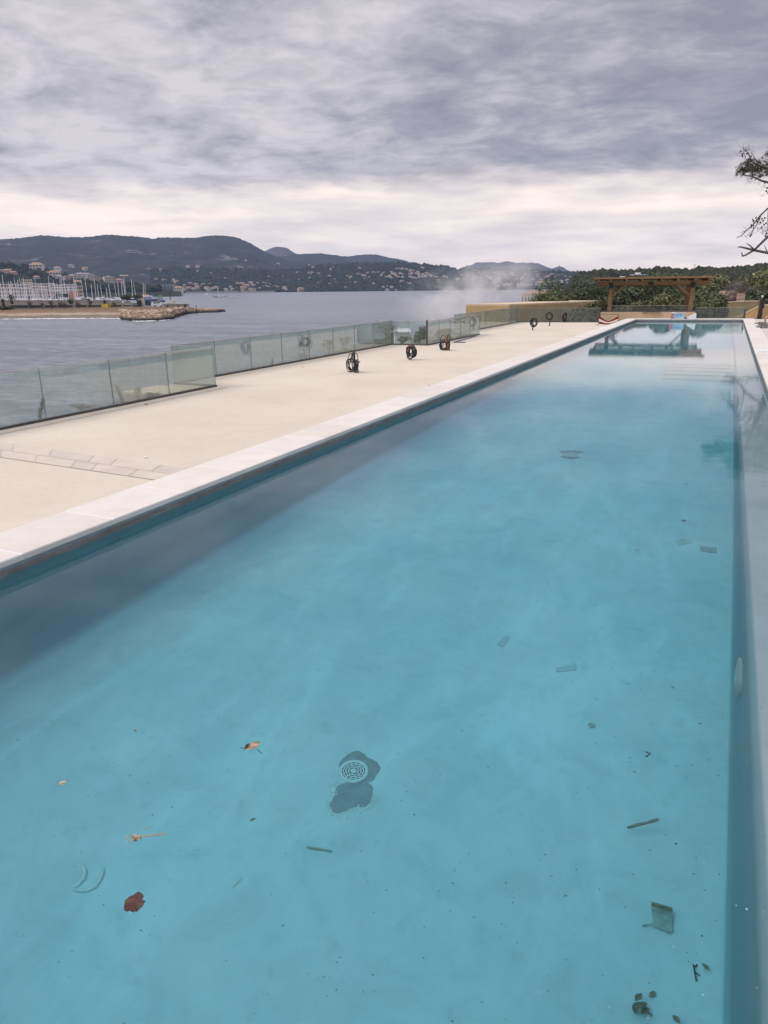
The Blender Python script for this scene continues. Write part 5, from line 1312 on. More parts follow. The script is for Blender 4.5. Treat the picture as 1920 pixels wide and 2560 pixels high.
build_block('green_topped_kiosk', 'small white kiosk with a dark green top on the breakwater', 'kiosk', 400, 738, 10, 470, m_ww, simple('green_top', (.08, .16, .1), .8, .2, 1), windows=(2, 1), rooftype='hip')
t = build_block('concrete_store', 'pale concrete store at the tip of the headland with one dark door', 'store', 441, 761, 50, 372, m_hw, m_hw, dep=8)
H = at_d(441, 761, 372).z-GZ; ww = mw(50, 372)
for x0, x1, z1, n_ in ((-ww*.38, -ww*.32, .8, 'door'), (-ww*.16, -ww*.12, .55, 'window'), (ww*.3, ww*.4, .95, 'window')):
    b = MB(); b.bx(x0, x1, -.05, -.004, 0 if n_ == 'door' else H*.4, H*z1); b.build(n_, m_win, t)
build_block('white_container', 'white container standing on the path above the store', 'container', 428, 752, 16, 410, m_ww, m_ww, z0=GZ+1.6, dep=3)
def vehicle(label, px, d, L_, Hh, m_body, van=False):
    p = G(px, d=d); t = thing('parked_van' if van else 'parked_car', label, 'van' if van else 'car', (p.x, p.y, GZ+.1), facing(p)+.2, 'vehicles parked on the headland')
    b = MB(); b.bx(-L_/2, L_/2, -.9, .9, .35, Hh*.62); b.build('body', m_body, t)
    b = MB(); x0, x1 = (-L_*.48, L_*.32) if van else (-L_*.3, L_*.28)
    b.add([(x0, -.85, Hh*.62+.002), (x1+.5, -.85, Hh*.62+.002), (x1+.5, .85, Hh*.62+.002), (x0, .85, Hh*.62+.002), (x0+.15, -.75, Hh), (x1, -.75, Hh), (x1, .75, Hh), (x0+.15, .75, Hh)], [(0, 1, 5, 4), (1, 2, 6, 5), (2, 3, 7, 6), (3, 0, 4, 7), (4, 5, 6, 7)]); b.build('cabin', m_body, t)
    b = MB(); b.bx(x0+.4, x1, -.88, -.835, Hh*.68, Hh*.9); b.build('window', m_win, t)
    for xw in (-L_*.3, L_*.3):
        b = MB(); b.lathe([(.34, -.12), (.34, .12)], (xw, -.86, .34), 14, M=Matrix.Rotation(PI/2, 3, 'X')); b.build('wheel', m_black, t)
vehicle('white van parked left of the concrete store', 394, 383, 5.2, 2.3, m_white, True); vehicle('white car parked right beside the concrete store', 409, 381, 4.3, 1.6, m_white)
vehicle('white boat-topped van under the floodlight mast', 320, 410, 5.0, 2.6, m_white, True)
# floodlight mast
p = G(318, d=445); top_ = at_d(310, 690, 445)
t = thing('floodlight_mast', 'tall pale floodlight mast with four lamps on the headland', 'light mast', (p.x, p.y, GZ)); q = top_-Vector((p.x, p.y, GZ))
b = MB(); b.tube([(0, 0, 0), q], [.38, .22], 8); b.build('pole', m_hw, t)
b = MB(); d_ = Vector((math.cos(facing(p)), math.sin(facing(p)), 0)); b.bar(q-d_*1.8, q+d_*1.8, .2, .2); b.build('crossbar', m_hw, t)
for s in (-1.7, -.6, .6, 1.7): b = MB(); b.box(q+d_*s+Vector((0, 0, .35)), (.36, .3, .3)); b.build('lamp', m_ww, t)
for px, pt_, pb_, lab in ((358, 708, 752, 'taller of the two white poles right of the umbrella pines'), (362.5, 709, 752, 'slimmer white pole right beside its taller twin'), (425, 722, 748, 'short dark pole on the breakwater path'), (490, 762, 778, 'thin beacon pole on the low rocky spit')):
    a = at_d(px, pb_, 430 if px < 480 else 362); e = at_d(px, pt_, 430 if px < 480 else 362); b = MB(); b.tube([a-Vector((0, 0, 2)), e], [.22, .15], 6); tag(b.build('slim_pole', m_ww if px < 400 else m_bark), lab, 'pole')
# palms, umbrella pines and young trees
def palm(label, px, top, base, d, wpx, seed, fm_=None):
    rnd = random.Random(seed); p = G(px, d=d); H = at_d(px, (top*2+base)/3, d).z-GZ; r_ = mw(wpx, d)/2
    t = thing('palm_tree', label, 'palm tree', (p.x, p.y, GZ), 0, 'palms on the headland'); b = MB(); b.tube([(0, 0, -.5), (0, 0, H)], [.75, .55], 8); b.build('trunk', m_dark, t)
    b = MB()
    for k in range(44):
        a = rnd.uniform(0, 6.28); e = rnd.uniform(-.5, 1.25); u = Vector((math.cos(a), math.sin(a), 0)); s = Vector((-u.y, u.x, 0))*.32; pts = []
        for i in range(5):
            tt = i/4; pts.append(Vector((0, 0, H))+u*r_*tt*math.cos(e)*1.1+Vector((0, 0, r_*(math.sin(e)*tt-.55*tt*tt))))
        for i in range(4): b.add([pts[i]-s*(1-i/5), pts[i]+s*(1-i/5), pts[i+1]+s*(.8-i/5), pts[i+1]-s*(.8-i/5)], [(0, 1, 2, 3)])
    b.build('fronds', fm_ or lf_olive, t)
palm('tall palm with yellow green fronds at the left of the headland', 32, 730, 762, 398, 20, 1)
palm('small dark palm between the beach huts', 264, 745, 768, 396, 11, 2, lf_dark)
palm('slim palm left of the tall one at the frame edge', 10, 742, 762, 402, 8, 3, lf_dark)
def far_tree(nm, label, px, top, d, wpx, mat, seed, flat=1., n=420, size=.6, twig=False, grp='trees on the headland', z0=None, lift=None):
    z0 = GZ if z0 is None else z0
    p = at_d(px, top, d); H = p.z-z0; rx = mw(wpx, d)/2; rz_ = min(H*.48, rx*flat)
    return tree(nm, label, (p.x, p.y, z0), H, (rx, rx*.9, rz_), mat, n, size, seed, grp, 'tree', 8, twig, lift=lift or (1-rz_/H), nlimb=4, trunk_r=.22)
far_tree('umbrella_pine', 'dark umbrella pine with a flat crown, left of its neighbour by the mast', 316, 736, 430, 27, lf_dark, 61, .45, 900, .5)
far_tree('umbrella_pine', 'second umbrella pine, right of the floodlight mast', 341, 735, 432, 22, lf_dark, 62, .5, 800, .5)
far_tree('conical_tree', 'dark conical tree among the beach huts', 175, 748, 395, 10, lf_dark, 63, 1.2)
far_tree('clipped_tree', 'dark narrow tree right of the pale gridded hut', 347, 749, 390, 9, lf_dark, 64, 2.)
far_tree('clipped_tree', 'greyish tree in front of the blue shed', 387, 748, 388, 13, lf_grey, 65, 1.3, 400, .6, True)
for px, lab in ((72, 'bare sapling left of the middle of the beach'), (104, 'bare sapling behind the low dark hedge stubs'), (126, 'greenish feathery sapling on the beach'), (150, 'bare forked sapling in the middle of the row'), (160, 'pale sapling beside the dark conical tree'), (194, 'thin sapling left of the grey hut'), (224, 'green tipped sapling right of the grey hut'), (285, 'leafless sapling left of the floodlight mast')):
    far_tree('young_tree', lab, px, 748+(px % 7), 386, 11, lf_grey if px % 3 else lf_olive, int(px), 1.3, 130, .5, True)
far_tree('grey_bush', 'low grey bush in front of the concrete store', 452, 766, 364, 22, lf_grey, 66, .5, 500, .5, lift=.5)
far_tree('dark_hedge', 'low dark hedge at the left end of the beach', 12, 764, 385, 44, lf_dark, 67, .3, 600, .6, lift=.4)

# quay, apartment fronts and sailboats of the marina
qy = MB(); P4 = [at_d(-330, 750, 1070), at_d(208, 750, 1080), at_d(238, 750, 1260), at_d(-330, 750, 1260)]
qy.prism([(p.x, p.y) for p in P4], SEA-2, SEA+1.4)
struct(qy.build('harbour_quay', m_hw))
QZ = SEA+1.4
apts = [(16, 710, 40, 1122, m_cw, 'tan topped apartment front at the far left of the marina', (8, 4)), (52, 711, 36, 1127, m_ww, 'pale apartment front behind the masts left of the tall block', (8, 4)), (65, 699, 17, 1176, m_cw, 'tall stepped tan block rising over the marina', (5, 6)), (86, 708, 14, 1122, m_cw, 'narrow tan fronted house right of the tall block', (4, 5)), (112, 709, 36, 1140, m_ww, 'long white terraced apartments behind the densest masts', (9, 5)), (146, 712, 30, 1122, m_ww, 'white flats with dark balconies right of the long terraces', (7, 5)), (172, 711, 28, 1140, m_ww, 'flat topped block with a glazed grey front', (8, 5)), (80, 728, 46, 1086, m_cw, 'lower pale quay building in front of the terraces', (10, 2)), (125, 728, 36, 1085, m_pw, 'low pinkish quay building with awnings', (8, 2)), (196, 715, 14, 1167, m_pw, 'small pink house at the right end of the apartments', (4, 3))]
for px, top, w_, d, m_, lab, win in apts: build_block('apartment_block', lab, 'apartment block', px, top, w_, d, m_, m_tan if m_ is m_cw else m_roofw, z0=QZ, dep=18, group='apartments along the marina', windows=win)
build_block('sail_loft', 'building with a salmon orange side wall at the marina', 'building', 181, 729, 22, 930, simple('salmon_wall', (.60, .33, .23), .9, .1, .3), m_roofw, z0=SEA+1, dep=6)
build_block('quay_pavilion', 'pavilion with a broad white roof left of the orange wall', 'pavilion', 156, 734, 24, 915, m_win, m_roofw, z0=SEA+1, dep=8)
def sailboat(hull_m, L_, mast, cover):
    t = thing('sailboat', 'x', 'sailboat', (0, 0, SEA))
    b = MB(); st = []
    for i in range(9):
        u = i/8; w_ = L_*.16*math.sin(PI*min(1, .18+u*.80))**.7*(1 if u < .75 else 1-(u-.75)*2.6); st.append([(-L_/2+L_*u, -w_, 1.1+.35*u), (-L_/2+L_*u, -w_*.6, -.2), (-L_/2+L_*u, w_*.6, -.2), (-L_/2+L_*u, w_, 1.1+.35*u)])
    vs = [p for s in st for p in s]; b.add(vs, [(i*4+j, (i+1)*4+j, (i+1)*4+j+1, i*4+j+1) for i in range(8) for j in range(3)]+[(i*4+3, (i+1)*4+3, (i+1)*4, i*4) for i in range(8)]+[(0, 1, 2, 3), (35, 34, 33, 32)]); b.build('hull', hull_m, t)
    b = MB(); b.add([(-L_*.2, -1, 1.2), (L_*.2, -.8, 1.3), (L_*.2, .8, 1.3), (-L_*.2, 1, 1.2), (-L_*.18, -.8, 1.9), (L_*.1, -.6, 1.75), (L_*.1, .6, 1.75), (-L_*.18, .8, 1.9)], [(0, 1, 5, 4), (1, 2, 6, 5), (2, 3, 7, 6), (3, 0, 4, 7), (4, 5, 6, 7)]); b.build('cabin', m_white, t)
    b = MB(); b.tube([(L_*.08, 0, 1), (L_*.08, 0, mast)], [.27, .2], 6)
    for z in (.5, .75): b.bar((L_*.08, -1.1, mast*z), (L_*.08, 1.1, mast*z), .12, .1)
    b.build('mast', m_white, t)
    b = MB(); b.tube([(L_*.08, 0, 2.6), (-L_*.35, 0, 2.5)], [.24, .2], 6); b.build('boom', cover, t)
    return t
m_navy = simple('navy_paint', (.02, .03, .07), .4, .2, 1, 0, spec=.5)
protos = [sailboat(m_white, 10.5, 15, m_navy), sailboat(m_white, 9, 12.5, m_ww), sailboat(m_navy, 12.5, 18.5, m_white)]
rnd = random.Random(12); used = set(); zones = [('left third of the marina', 0, 66), ('middle of the marina', 66, 130), ('right part of the marina', 130, 200), ('outer moorings behind the huts', 200, 345)]
kinds = ['medium white sailboat with a navy sail cover', 'small white sailboat with a bare mast', 'large navy hulled sailboat with a tall mast']
k = 0
for zi, (zn_, xa_, xb_) in enumerate(zones):
    cnt = (23, 22, 20, 15)[zi]
    for i in range(cnt):
        px = xa_+(xb_-xa_)*(i+rnd.uniform(.1, .9))/cnt-4; d = rnd.uniform(840, 1050) if zi < 3 else rnd.uniform(800, 1150); ki = rnd.choice((0, 0, 1, 1, 2))
        t = copy_tree(protos[ki]) if ki in used else protos[ki]; used.add(ki)
        p = at_d(px, 750, d); t.location = (p.x, p.y, SEA); t.rotation_euler = (rnd.uniform(-.03, .03), rnd.uniform(-.05, .05), rnd.uniform(0, 6.28)); s = rnd.uniform(1.1, 1.6); t.scale = (1.15, 1.15, s)
        t['label'] = f'{kinds[ki]} moored in the {zn_}'; t['group'] = 'sailboats moored in the marina'
# boats out on the bay
def at_sea(px, py): return at_z(px, py, SEA)
t = copy_tree(protos[2]); p = at_sea(549, 743); t.location = (p.x, p.y, SEA); t.rotation_euler = (0, 0, facing(p)+PI); t.scale = (1.6, 1.6, .72); tag(t, 'dark hulled boat anchored on the open bay', 'boat', 'boats out on the bay')
def motorboat(label, px, py, L_, rz=0):
    p = at_sea(px, py); t = thing('motorboat', label, 'boat', (p.x, p.y, SEA), facing(p)+rz, 'boats out on the bay')
    b = MB(); b.add([(-L_/2, -1.6, 0), (L_*.35, -1.6, 0), (L_/2, 0, .2), (L_*.35, 1.6, 0), (-L_/2, 1.6, 0), (-L_/2, -1.9, 1.7), (L_*.32, -1.9, 1.9), (L_*.58, 0, 2.2), (L_*.32, 1.9, 1.9), (-L_/2, 1.9, 1.7)], [(0, 1, 6, 5), (1, 2, 7, 6), (2, 3, 8, 7), (3, 4, 9, 8), (4, 0, 5, 9), (5, 6, 7, 8, 9)]); b.build('hull', m_white, t)
    b = MB(); b.bx(-L_*.25, L_*.15, -1.2, 1.2, 1.75, 3.2); b.build('cabin', m_white, t); b = MB(); b.bx(-L_*.22, L_*.12, -1.25, -1.203, 2.2, 2.9); b.build('window', m_win, t); return t
motorboat('white motorboat in front of the dark hulled boat on the bay', 566, 746.5, 15); motorboat('tiny white boat near the far shore, left of the others', 523, 737, 8, .4); motorboat('tiny boat near the far shore beside another tiny boat', 516, 736.5, 9, 2.5); motorboat('small white launch close under the far shore on the left', 456, 737, 8)

# ------------------------------------------------------------------ houses round the bay
def house_proto(wall, roof, kind):
    b = MB(); W_, D_, H_ = (15, 10, 6)
    if kind == 'block': W_, D_, H_ = 24, 12, 12
    b.bx(-W_/2, W_/2, -D_/2, D_/2, -5, H_)
    if kind == 'hip': b.add([(-W_/2-.6, -D_/2-.6, H_), (W_/2+.6, -D_/2-.6, H_), (W_/2+.6, D_/2+.6, H_), (-W_/2-.6, D_/2+.6, H_), (-W_/4, 0, H_+3), (W_/4, 0, H_+3)], [(0, 1, 5, 4), (2, 3, 4, 5), (1, 2, 5), (3, 0, 4), (3, 2, 1, 0)], 1)
    elif kind == 'gable':
        b.add([(-W_/2-.5, -D_/2-.6, H_-.1), (W_/2+.5, -D_/2-.6, H_-.1), (W_/2+.5, 0, H_+3), (-W_/2-.5, 0, H_+3), (W_/2+.5, D_/2+.6, H_-.1), (-W_/2-.5, D_/2+.6, H_-.1)], [(0, 1, 2, 3), (3, 2, 4, 5)], 1); b.add([(-W_/2, -D_/2, H_), (-W_/2, D_/2, H_), (-W_/2, 0, H_+2.7), (W_/2, -D_/2, H_), (W_/2, D_/2, H_), (W_/2, 0, H_+2.7)], [(0, 2, 1), (3, 4, 5)])
        b.bx(-W_/2+1, -W_/2+6, -D_/2-3, -D_/2-.003, -5, H_*.6); b.bx(-W_/2+.8, -W_/2+6.2, -D_/2-3.2, -D_/2-.003, H_*.6+.003, H_*.6+.5, 1)
    else: b.bx(-W_/2-.3, W_/2+.3, -D_/2-.3, D_/2+.3, H_+.003, H_+.6, 1); b.bx(-W_/5, W_/6, -D_/4, D_/4, H_+.603, H_+2.2)
    nr = 4 if kind == 'block' else 2; nc = 7 if kind == 'block' else 4
    for r_ in range(nr):
        if kind in ('flat', 'block'): b.bx(-W_/2+.6, W_/2-.6, -D_/2-.9, -D_/2-.004, H_*(r_+.02)/nr, H_*(r_+.1)/nr)
        for c_ in range(nc):
            x = -W_/2+W_*(c_+.5)/nc; z = H_*(r_+.55)/nr; b.bx(x-W_/nc*.28, x+W_/nc*.28, -D_/2-.12, -D_/2-.005, z-H_/nr*.26, z+H_/nr*.26, 2)
    o = b.build('villa' if kind != 'block' else 'apartment_house', [wall, roof, m_win]); return o
HP = [(house_proto(m_ww, m_or, 'hip'), 'white villa with an orange hip roof'), (house_proto(m_cw, m_or, 'gable'), 'cream house with an orange gable roof and lean-to'), (house_proto(m_ww, m_roofw, 'flat'), 'white flat roofed modern house'), (house_proto(m_pw, m_br, 'hip'), 'pinkish house with a brown hip roof'), (house_proto(m_ww, m_roofw, 'block'), 'white four storey apartment house'), (house_proto(m_cw, m_br, 'block'), 'cream four storey apartment house')]
HUSED = set()
def house(px, py, ki, where, hills, s=1., label=None, dz=.6, z=None, d=None, sx=1.):
    p = on_hill(px, py, hills) if d is None else at_d(px, py, d)
    if p is None: return None
    src, look = HP[ki]
    if ki in HUSED: o = src.copy(); COL.objects.link(o)
    else: o = src; HUSED.add(ki)
    o.location = (p.x, p.y, (p.z if z is None else z)+dz); o.rotation_euler = (0, 0, facing(p)+random.uniform(-.5, .5)); o.scale = (s*sx, s, s)
    return tag(o, label or f'{look} {where}', 'house' if ki < 4 else 'apartment house', 'houses round the bay')
random.seed(4)
TH = ['town_hill', 'main_hill', 'near_left_hill', 'middle_ridge']
for px, py, ki, s, lab in ((21, 684, 1, .8, 'cream house with a small tower high on the left hill'), (35, 689, 3, .8, 'orange roofed villa just below the small tower house'), (5, 682, 2, .6, 'pale terraced house at the left edge high on the hill'), (94, 676, 0, 1.5, 'pale villa ringed by trees at the top of the left hill'), (144, 676, 0, 1.5, 'villa on the slope above the round roofed mansion'), (178, 669, 2, 1.5, 'lone white house high on the main hill above the left town'), (213, 675, 1, 1.2, 'white cottage half hidden high behind the long white flats'), (117, 686, 2, .5, 'small tower-like house left of the big hip roofed mansion'), (137, 694, 0, 1.35, 'big white mansion with broad hip roof above the marina'), (150, 704, 4, .7, 'white flats with shaded balconies under the mansion'), (166, 705, 5, .7, 'cream flats with awnings right under the mansion'), (92, 700, 0, .7, 'white cottage among dark trees above the masts'), (178, 697, 2, .9, 'low white house left of the long white flats'), (195, 712, 1, .8, 'cream house wedged over the marina at the right'), (202, 703, 4, 1.0, 'left wing of the long white flats on the wooded slope'), (219, 703, 4, 1.0, 'middle wing of the long white flats on the wooded slope'), (238, 703, 5, .75, 'cream right wing next to the long white flats'), (248, 702, 4, .75, 'small last wing of the long white flats'), (273, 706, 4, .8, 'stepped white flats standing alone above the viaduct side'), (298, 709, 3, 1.0, 'pink roofed villa above the pink seafront flats')):
    house(px, py, ki, '', TH, s, lab)
for px, py, ki, s, lab in ((276, 728, 3, 1.1, 'leftmost pink seafront block left of the viaduct'), (295, 727, 5, .75, 'pinkish brown seafront flats in the middle of three'), (312, 727, 3, 1.2, 'right pink seafront block beside the white flats'), (332, 726, 4, .75, 'white seafront flats next to the viaduct, left one'), (350, 726, 4, .8, 'white seafront flats touching the viaduct'), (250, 729, 2, .9, 'low white quay house behind the moorings'), (228, 731, 1, .8, 'cream boathouse by the outer moorings')):
    house(px, py, ki, '', TH, s, lab, d=1500, z=SEA+1, dz=0)
CL = ['on the seafront under the hill', 'on the dark wooded slope', 'uphill left of the smoke', 'in the town right of the smoke', 'on the shore under the slope']
def many(lst, ci, kinds_, s, hills=TH, jx=0):
    for px, py in lst: house(px, py, random.choice(kinds_), CL[ci], hills, s*random.uniform(.75, 1.15))
U = lambda l, sc, ox_, oy_: [(ox_+x/sc, oy_+y/sc) for x, y in l]
many(U([(440, 690), (540, 700), (660, 700), (690, 720), (950, 585), (945, 530), (1100, 620), (1285, 678), (830, 530), (500, 570), (790, 760), (860, 745), (930, 755), (1015, 755), (770, 810), (840, 800), (900, 800), (950, 790), (1100, 745), (1060, 800), (1130, 800), (1175, 795), (1290, 815), (1350, 780), (1370, 810), (1430, 740), (1480, 745), (1500, 800), (1550, 770), (1610, 740), (1640, 760), (1600, 815), (1080, 820), (720, 820)], 4.879, 300, 560), 0, (0, 0, 1, 1, 2, 3), .95)
many(U([(30, 745), (60, 800), (30, 830), (130, 735), (170, 770), (220, 735), (280, 735), (330, 740), (370, 745), (310, 775), (350, 780), (120, 815), (180, 815), (240, 800), (545, 790), (430, 780), (470, 785)], 4.879, 600, 560), 0, (0, 0, 1, 1, 2, 3), .9)
many(U([(70, 450), (465, 488), (850, 508), (890, 535), (990, 535), (1150, 535), (1110, 555), (1460, 548), (840, 600), (880, 605), (960, 615), (970, 650), (1090, 645), (1150, 680), (850, 670), (950, 730), (1170, 725), (1300, 735), (1310, 645), (1350, 660), (1290, 785), (1410, 720), (1440, 620), (1480, 630), (1560, 610), (1580, 660), (1630, 600), (1630, 740), (1100, 740), (700, 600), (725, 690), (520, 650), (390, 660), (350, 655)], 4.879, 600, 560), 1, (0, 0, 2, 2, 1), .72)
many(U([(150, 190), (265, 180), (340, 175), (470, 180), (590, 165), (730, 105), (800, 105), (880, 115), (955, 120), (1160, 80), (1195, 85), (60, 235), (90, 238), (165, 265), (110, 305), (415, 225), (545, 235), (600, 275), (530, 292), (665, 230), (720, 265), (760, 195), (810, 222), (940, 205), (980, 175), (1060, 185), (1095, 185), (935, 270), (985, 275), (1035, 280), (1125, 275), (1190, 205), (1215, 240), (1270, 240), (1340, 235), (1450, 265), (1570, 255), (1620, 265), (1330, 210), (1600, 230), (250, 380), (785, 350), (880, 375), (945, 390), (1000, 435), (690, 115), (1010, 140), (440, 185), (620, 185), (560, 250)], 7.54, 900, 660), 2, (0, 0, 0, 1, 2, 2, 3), .72)
many(U([(500, 430), (320, 452), (600, 455), (770, 440), (1120, 490), (520, 505), (680, 505), (430, 455)], 7.54, 900, 660), 4, (2, 1, 2), .7)
many(U([(20, 370), (100, 375), (240, 375), (210, 355), (190, 310), (300, 325), (340, 295), (400, 350), (400, 378), (480, 375), (490, 320), (550, 320), (540, 290), (640, 300), (600, 375), (660, 320), (700, 378), (750, 315), (740, 375), (800, 320), (850, 322), (900, 300), (920, 290), (940, 320), (880, 375), (1020, 350), (1060, 340), (1100, 320), (1130, 322), (1180, 325), (1220, 322), (980, 380), (1080, 385), (1130, 405), (1210, 400), (1280, 385), (1350, 385), (1410, 380), (1360, 425), (1290, 430), (1220, 420), (1060, 415), (990, 410), (940, 410), (620, 325), (690, 300), (780, 350), (1150, 345), (1250, 345), (1320, 350), (1400, 345), (1450, 360), (1500, 345), (440, 410), (520, 410), (350, 330), (150, 330), (60, 320), (270, 295), (450, 300), (1600, 330), (1560, 345), (1640, 345), (700, 340), (830, 350), (950, 350)], 4.608, 1140, 620), 3, (0, 0, 1, 1, 2, 3, 3), .78)
random.seed(19)
many([(random.uniform(965, 1120), random.gauss(690, 6)) for _ in range(22)], 2, (0, 2, 2, 1), .7)
many([(random.uniform(1130, 1330), random.gauss(700, 7)) for _ in range(20)], 3, (0, 2, 1, 3), .7)
for px, py, ki, s, lab in ((1267, 720, 4, .95, 'white seafront flats standing left of the tan hillside wall'), (1303, 719, 5, 1.0, 'tan seafront flats in the middle of the four shore blocks'), (1323, 719, 4, .75, 'small white seafront flats third from the left on the right shore'), (1350, 719, 4, 1.05, 'white seafront flats nearest the right hand bushes'), (1245, 720, 2, 1.0, 'low white seafront house left of the shore flats'), (1375, 713, 4, .8, 'white flats half hidden behind the bushes'), (1440, 712, 0, 1.2, 'white villa above the bushes left of the pergola'), (1462, 708, 2, 1.2, 'white flat house above the bushes left of the pergola'), (752, 728, 3, 1.25, 'red brown shore house alone under the dark slope'), (712, 727, 0, 1., 'white shore house left of the red brown one')):
    house(px, py, ki, '', TH, s, lab)
house(1594, 694, 2, '', ['right_ridge'], .75, 'large pale villa on the ridge above the pergola roof', dz=-2.5); house(1556, 699, 2, '', ['right_ridge'], .6, 'long pale house on the ridge left above the pergola roof', dz=-2.5); house(1832, 738, 3, '', TH, .4, 'small pink roofed cottage between grey trees and olive wall', d=115, z=-2.2, dz=0)
# arcade villa by the water
p = at_d(1330, 732, 300); H = p.z-(SEA+1); z0 = SEA+1
t = thing('arcade_villa', 'stone villa with a row of arched windows and tiled roof beyond the long wall', 'villa', (p.x, p.y, z0), facing(p)-.25)
W_ = mw(62, 300); hb_ = H-.55
b = MB(); b.bx(-W_*.36, W_*.64, 0, 12, -2, hb_); b.build('wall', m_cw, t)
b = MB(); b.add([(-W_*.38, -.5, hb_+.003), (W_*.66, -.5, hb_+.003), (W_*.66, 12.5, hb_+.003), (-W_*.38, 12.5, hb_+.003), (-W_*.1, 6, H+1.1), (W_*.4, 6, H+1.1)], [(0, 1, 5, 4), (2, 3, 4, 5), (1, 2, 5), (3, 0, 4), (3, 2, 1, 0)]); b.build('roof', m_br, t)
for k in range(9):
    x = -W_*.31+k*W_*.105; b = MB(); ww, zt_ = .36, hb_-.9; pts = [(x-ww, -.05, zt_-1.7), (x+ww, -.05, zt_-1.7)]+[(x+ww*math.cos(a), -.05, zt_-.35+ww*math.sin(a)) for a in [PI*i/6 for i in range(7)]]
    b.add(pts, [tuple(range(len(pts)))]); b.build('arched_window', m_win, t)
# viaduct
p0, p1 = at_d(360, 712, 1850), at_d(441, 712, 1850); Lv = (p1-p0).length; zb = SEA
t = thing('viaduct', 'pale stone viaduct with tall round arches at the head of the bay', 'viaduct', (p0.x, p0.y, 0), math.atan2(p1.y-p0.y, p1.x-p0.x)); zt_ = p0.z; nA = 9; s = Lv/10.2
b = MB(); b.bx(-s*.6, Lv, -3, 3, zt_-1.2, zt_); b.build('deck', m_hw, t)
b = MB(); b.bx(nA*s+.004, Lv, -2.8, 2.8, zb, zt_-1.203); b.build('abutment', m_hw, t)
for k in range(nA+1):
    b = MB(); b.bx(k*s-s*.13, k*s+s*.13, -2.6, 2.6, zb, zt_-1.2-s*.62); b.build('pier', m_hw, t)
for k in range(nA):
    b = MB(); xc_, r_ = k*s+s/2, s*.37; zc = zt_-1.3-s*.48; n_ = 10; vs = []
    for y in (-2.6, 2.6):
        for i in range(n_+1):
            a = PI-PI*i/n_; vs += [(xc_+r_*math.cos(a), y, zc+r_*math.sin(a)), (xc_+s/2*(-1+2*i/n_), y, zt_-1.203)]
        vs += [(xc_-s/2, y, zc-s*.1), (xc_+s/2, y, zc-s*.1), (xc_-r_, y, zc-s*.1), (xc_+r_, y, zc-s*.1)]
    M_ = 2*(n_+1)+4; fs = []
    for q in (0, M_):
        fs += [(q+2*i, q+2*i+2, q+2*i+3, q+2*i+1) for i in range(n_)]+[(q+2*(n_+1), q+2*(n_+1)+2, q, q+1), (q+2*(n_+1)+3, q+2*(n_+1)+1, q+2*n_+1, q+2*n_)]
    fs += [(2*i, 2*i+2, M_+2*i+2, M_+2*i) for i in range(n_)]; b.add(vs, fs); b.build('arch', m_hw, t)
# walls and slipway along the far shore
for (xa_, xb_, yt, lab, m_) in ((738, 876, 725.5, 'long low beige sea wall under the dark slope', m_tan), (893, 927, 723.5, 'broad white slipway wall on the far shore', m_ww), (600, 640, 727, 'pale stretch of sea wall left of the shore houses', m_hw), (640, 726, 727.5, 'grey sea wall in front of the shore houses', m_hw), (464, 598, 729, 'grey quay wall below the left seafront houses', m_hw), (1160, 1240, 721, 'pale rocky sea wall right of the smoke', m_tan)):
    d = 2330 if xa_ < 1100 else 2080
    a, e = at_d(xa_, yt, d), at_d(xb_, yt, d); b = MB(); b.bar((a.x, a.y, (a.z+SEA)/2-1), (e.x, e.y, (a.z+SEA)/2-1), 6, a.z-SEA+2); tag(b.build('sea_wall', m_), lab, 'sea wall', 'sea walls on the far shore')
# mast on the right ridge
a = on_hill(1735, 681, ['right_ridge']) or at_d(1735, 681, 660); b = MB(); b.tube([a-Vector((0, 0, 2)), a+Vector((0, 0, 7))], [.25, .12], 6); b.bar(a+Vector((-1.2, 0, 6)), a+Vector((1.2, 0, 6)), .2, .2); b.bar(a+Vector((-.8, 0, 4.5)), a+Vector((.8, 0, 4.5)), .2, .2)
tag(b.build('antenna_mast', m_hw), 'thin antenna mast on the skyline right of the pergola', 'antenna')
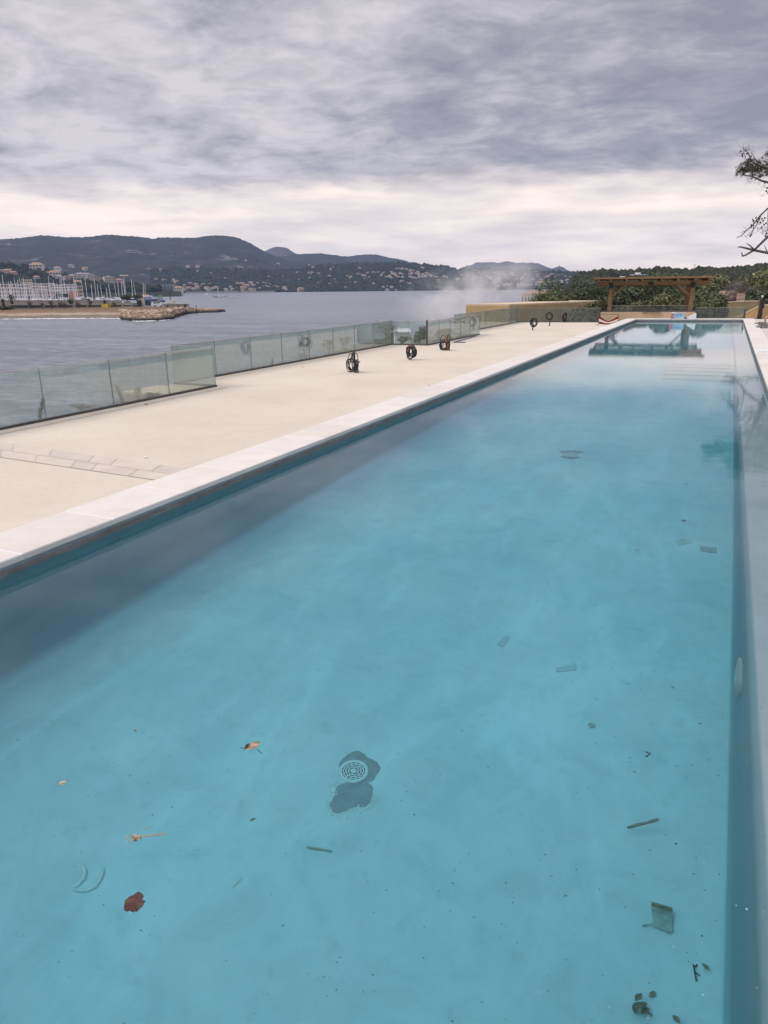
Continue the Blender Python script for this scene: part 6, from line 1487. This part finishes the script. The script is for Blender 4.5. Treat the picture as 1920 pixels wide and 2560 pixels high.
# keep the crowns off the houses and out of their view towards the bay
AVOID = {}
for o_ in bpy.data.objects:
    if o_.get('group') == 'houses round the bay':
        s_ = o_.scale[1]; w_ = 12*o_.scale[0]
        for back, rr_ in ((0, .85), (14, .75), (28, .6)):
            v_ = Vector((o_.location.x, o_.location.y, 0)); v_ -= v_.normalized()*back*s_
            AVOID.setdefault((int(v_.x//60), int(v_.y//60)), []).append((v_.x, v_.y, w_*rr_+4))
def near_houses(p):
    i, j = int(p.x//60), int(p.y//60)
    return [q for di in (-1, 0, 1) for dj in (-1, 0, 1) for q in AVOID.get((i+di, j+dj), ())]
# tree crowns that give the wooded slopes their broken texture
def woods(name, hn, mat, n, pxr, pyr, size, seed, extra=None):
    rnd = random.Random(seed); b = MB()
    V, Fc = ICO[1]; k = 0; tries = 0
    while k < n and tries < n*4:
        tries += 1
        px, py = rnd.uniform(*pxr), rnd.uniform(*pyr)
        p = on_hill(px, py, [hn])
        if p is None: continue
        if AVOID and any((p.x-hx)**2+(p.y-hy)**2 < hr*hr for hx, hy, hr in near_houses(p)): continue
        s = size*rnd.uniform(.6, 1.5); h = s*rnd.uniform(.7, 1.2); k += 1
        c = p+Vector((0, 0, h*.35))
        b.add([(c.x+v[0]*s*rnd.uniform(.75, 1.2), c.y+v[1]*s*rnd.uniform(.75, 1.2), c.z+v[2]*h*rnd.uniform(.75, 1.2)) for v in V], Fc)
    return stuff(b.build(name, mat))
def canopy_mat(name, stops):
    m, nt, nn, ll = newmat(name); g = nt.nodes.new('ShaderNodeNewGeometry')
    c = ramp(nt, g.outputs['Random Per Island'], stops).outputs[0]
    c = mixc(nt, .45, c, ramp(nt, noise_(nt, g.outputs['Position'], .35, 4, .7), [(.35, (.3, .3, .3)), (.7, (1, 1, 1))]).outputs[0], 'MULTIPLY')
    finish(nt, c, .95, None, .05); return m
m_can = canopy_mat('hillside_canopy', [(0, (.018, .028, .020)), (.5, (.035, .046, .030)), (.85, (.05, .058, .034)), (1, (.075, .070, .045))])
m_can2 = canopy_mat('ridge_canopy', [(0, (.025, .034, .020)), (.5, (.05, .058, .032)), (.85, (.07, .075, .042)), (1, (.085, .075, .055))])
woods('town_hill_woods', 'town_hill', m_can, 8000, (690, 1560), (655, 732), 5.2, 3)
woods('near_left_hill_woods', 'near_left_hill', m_can, 2200, (-120, 400), (662, 730), 5.0, 4)
woods('shore_woods', 'main_hill', m_can, 2600, (380, 760), (676, 732), 7, 5)
woods('right_ridge_woods', 'right_ridge', m_can2, 4200, (1440, 2050), (660, 720), 2.1, 6)
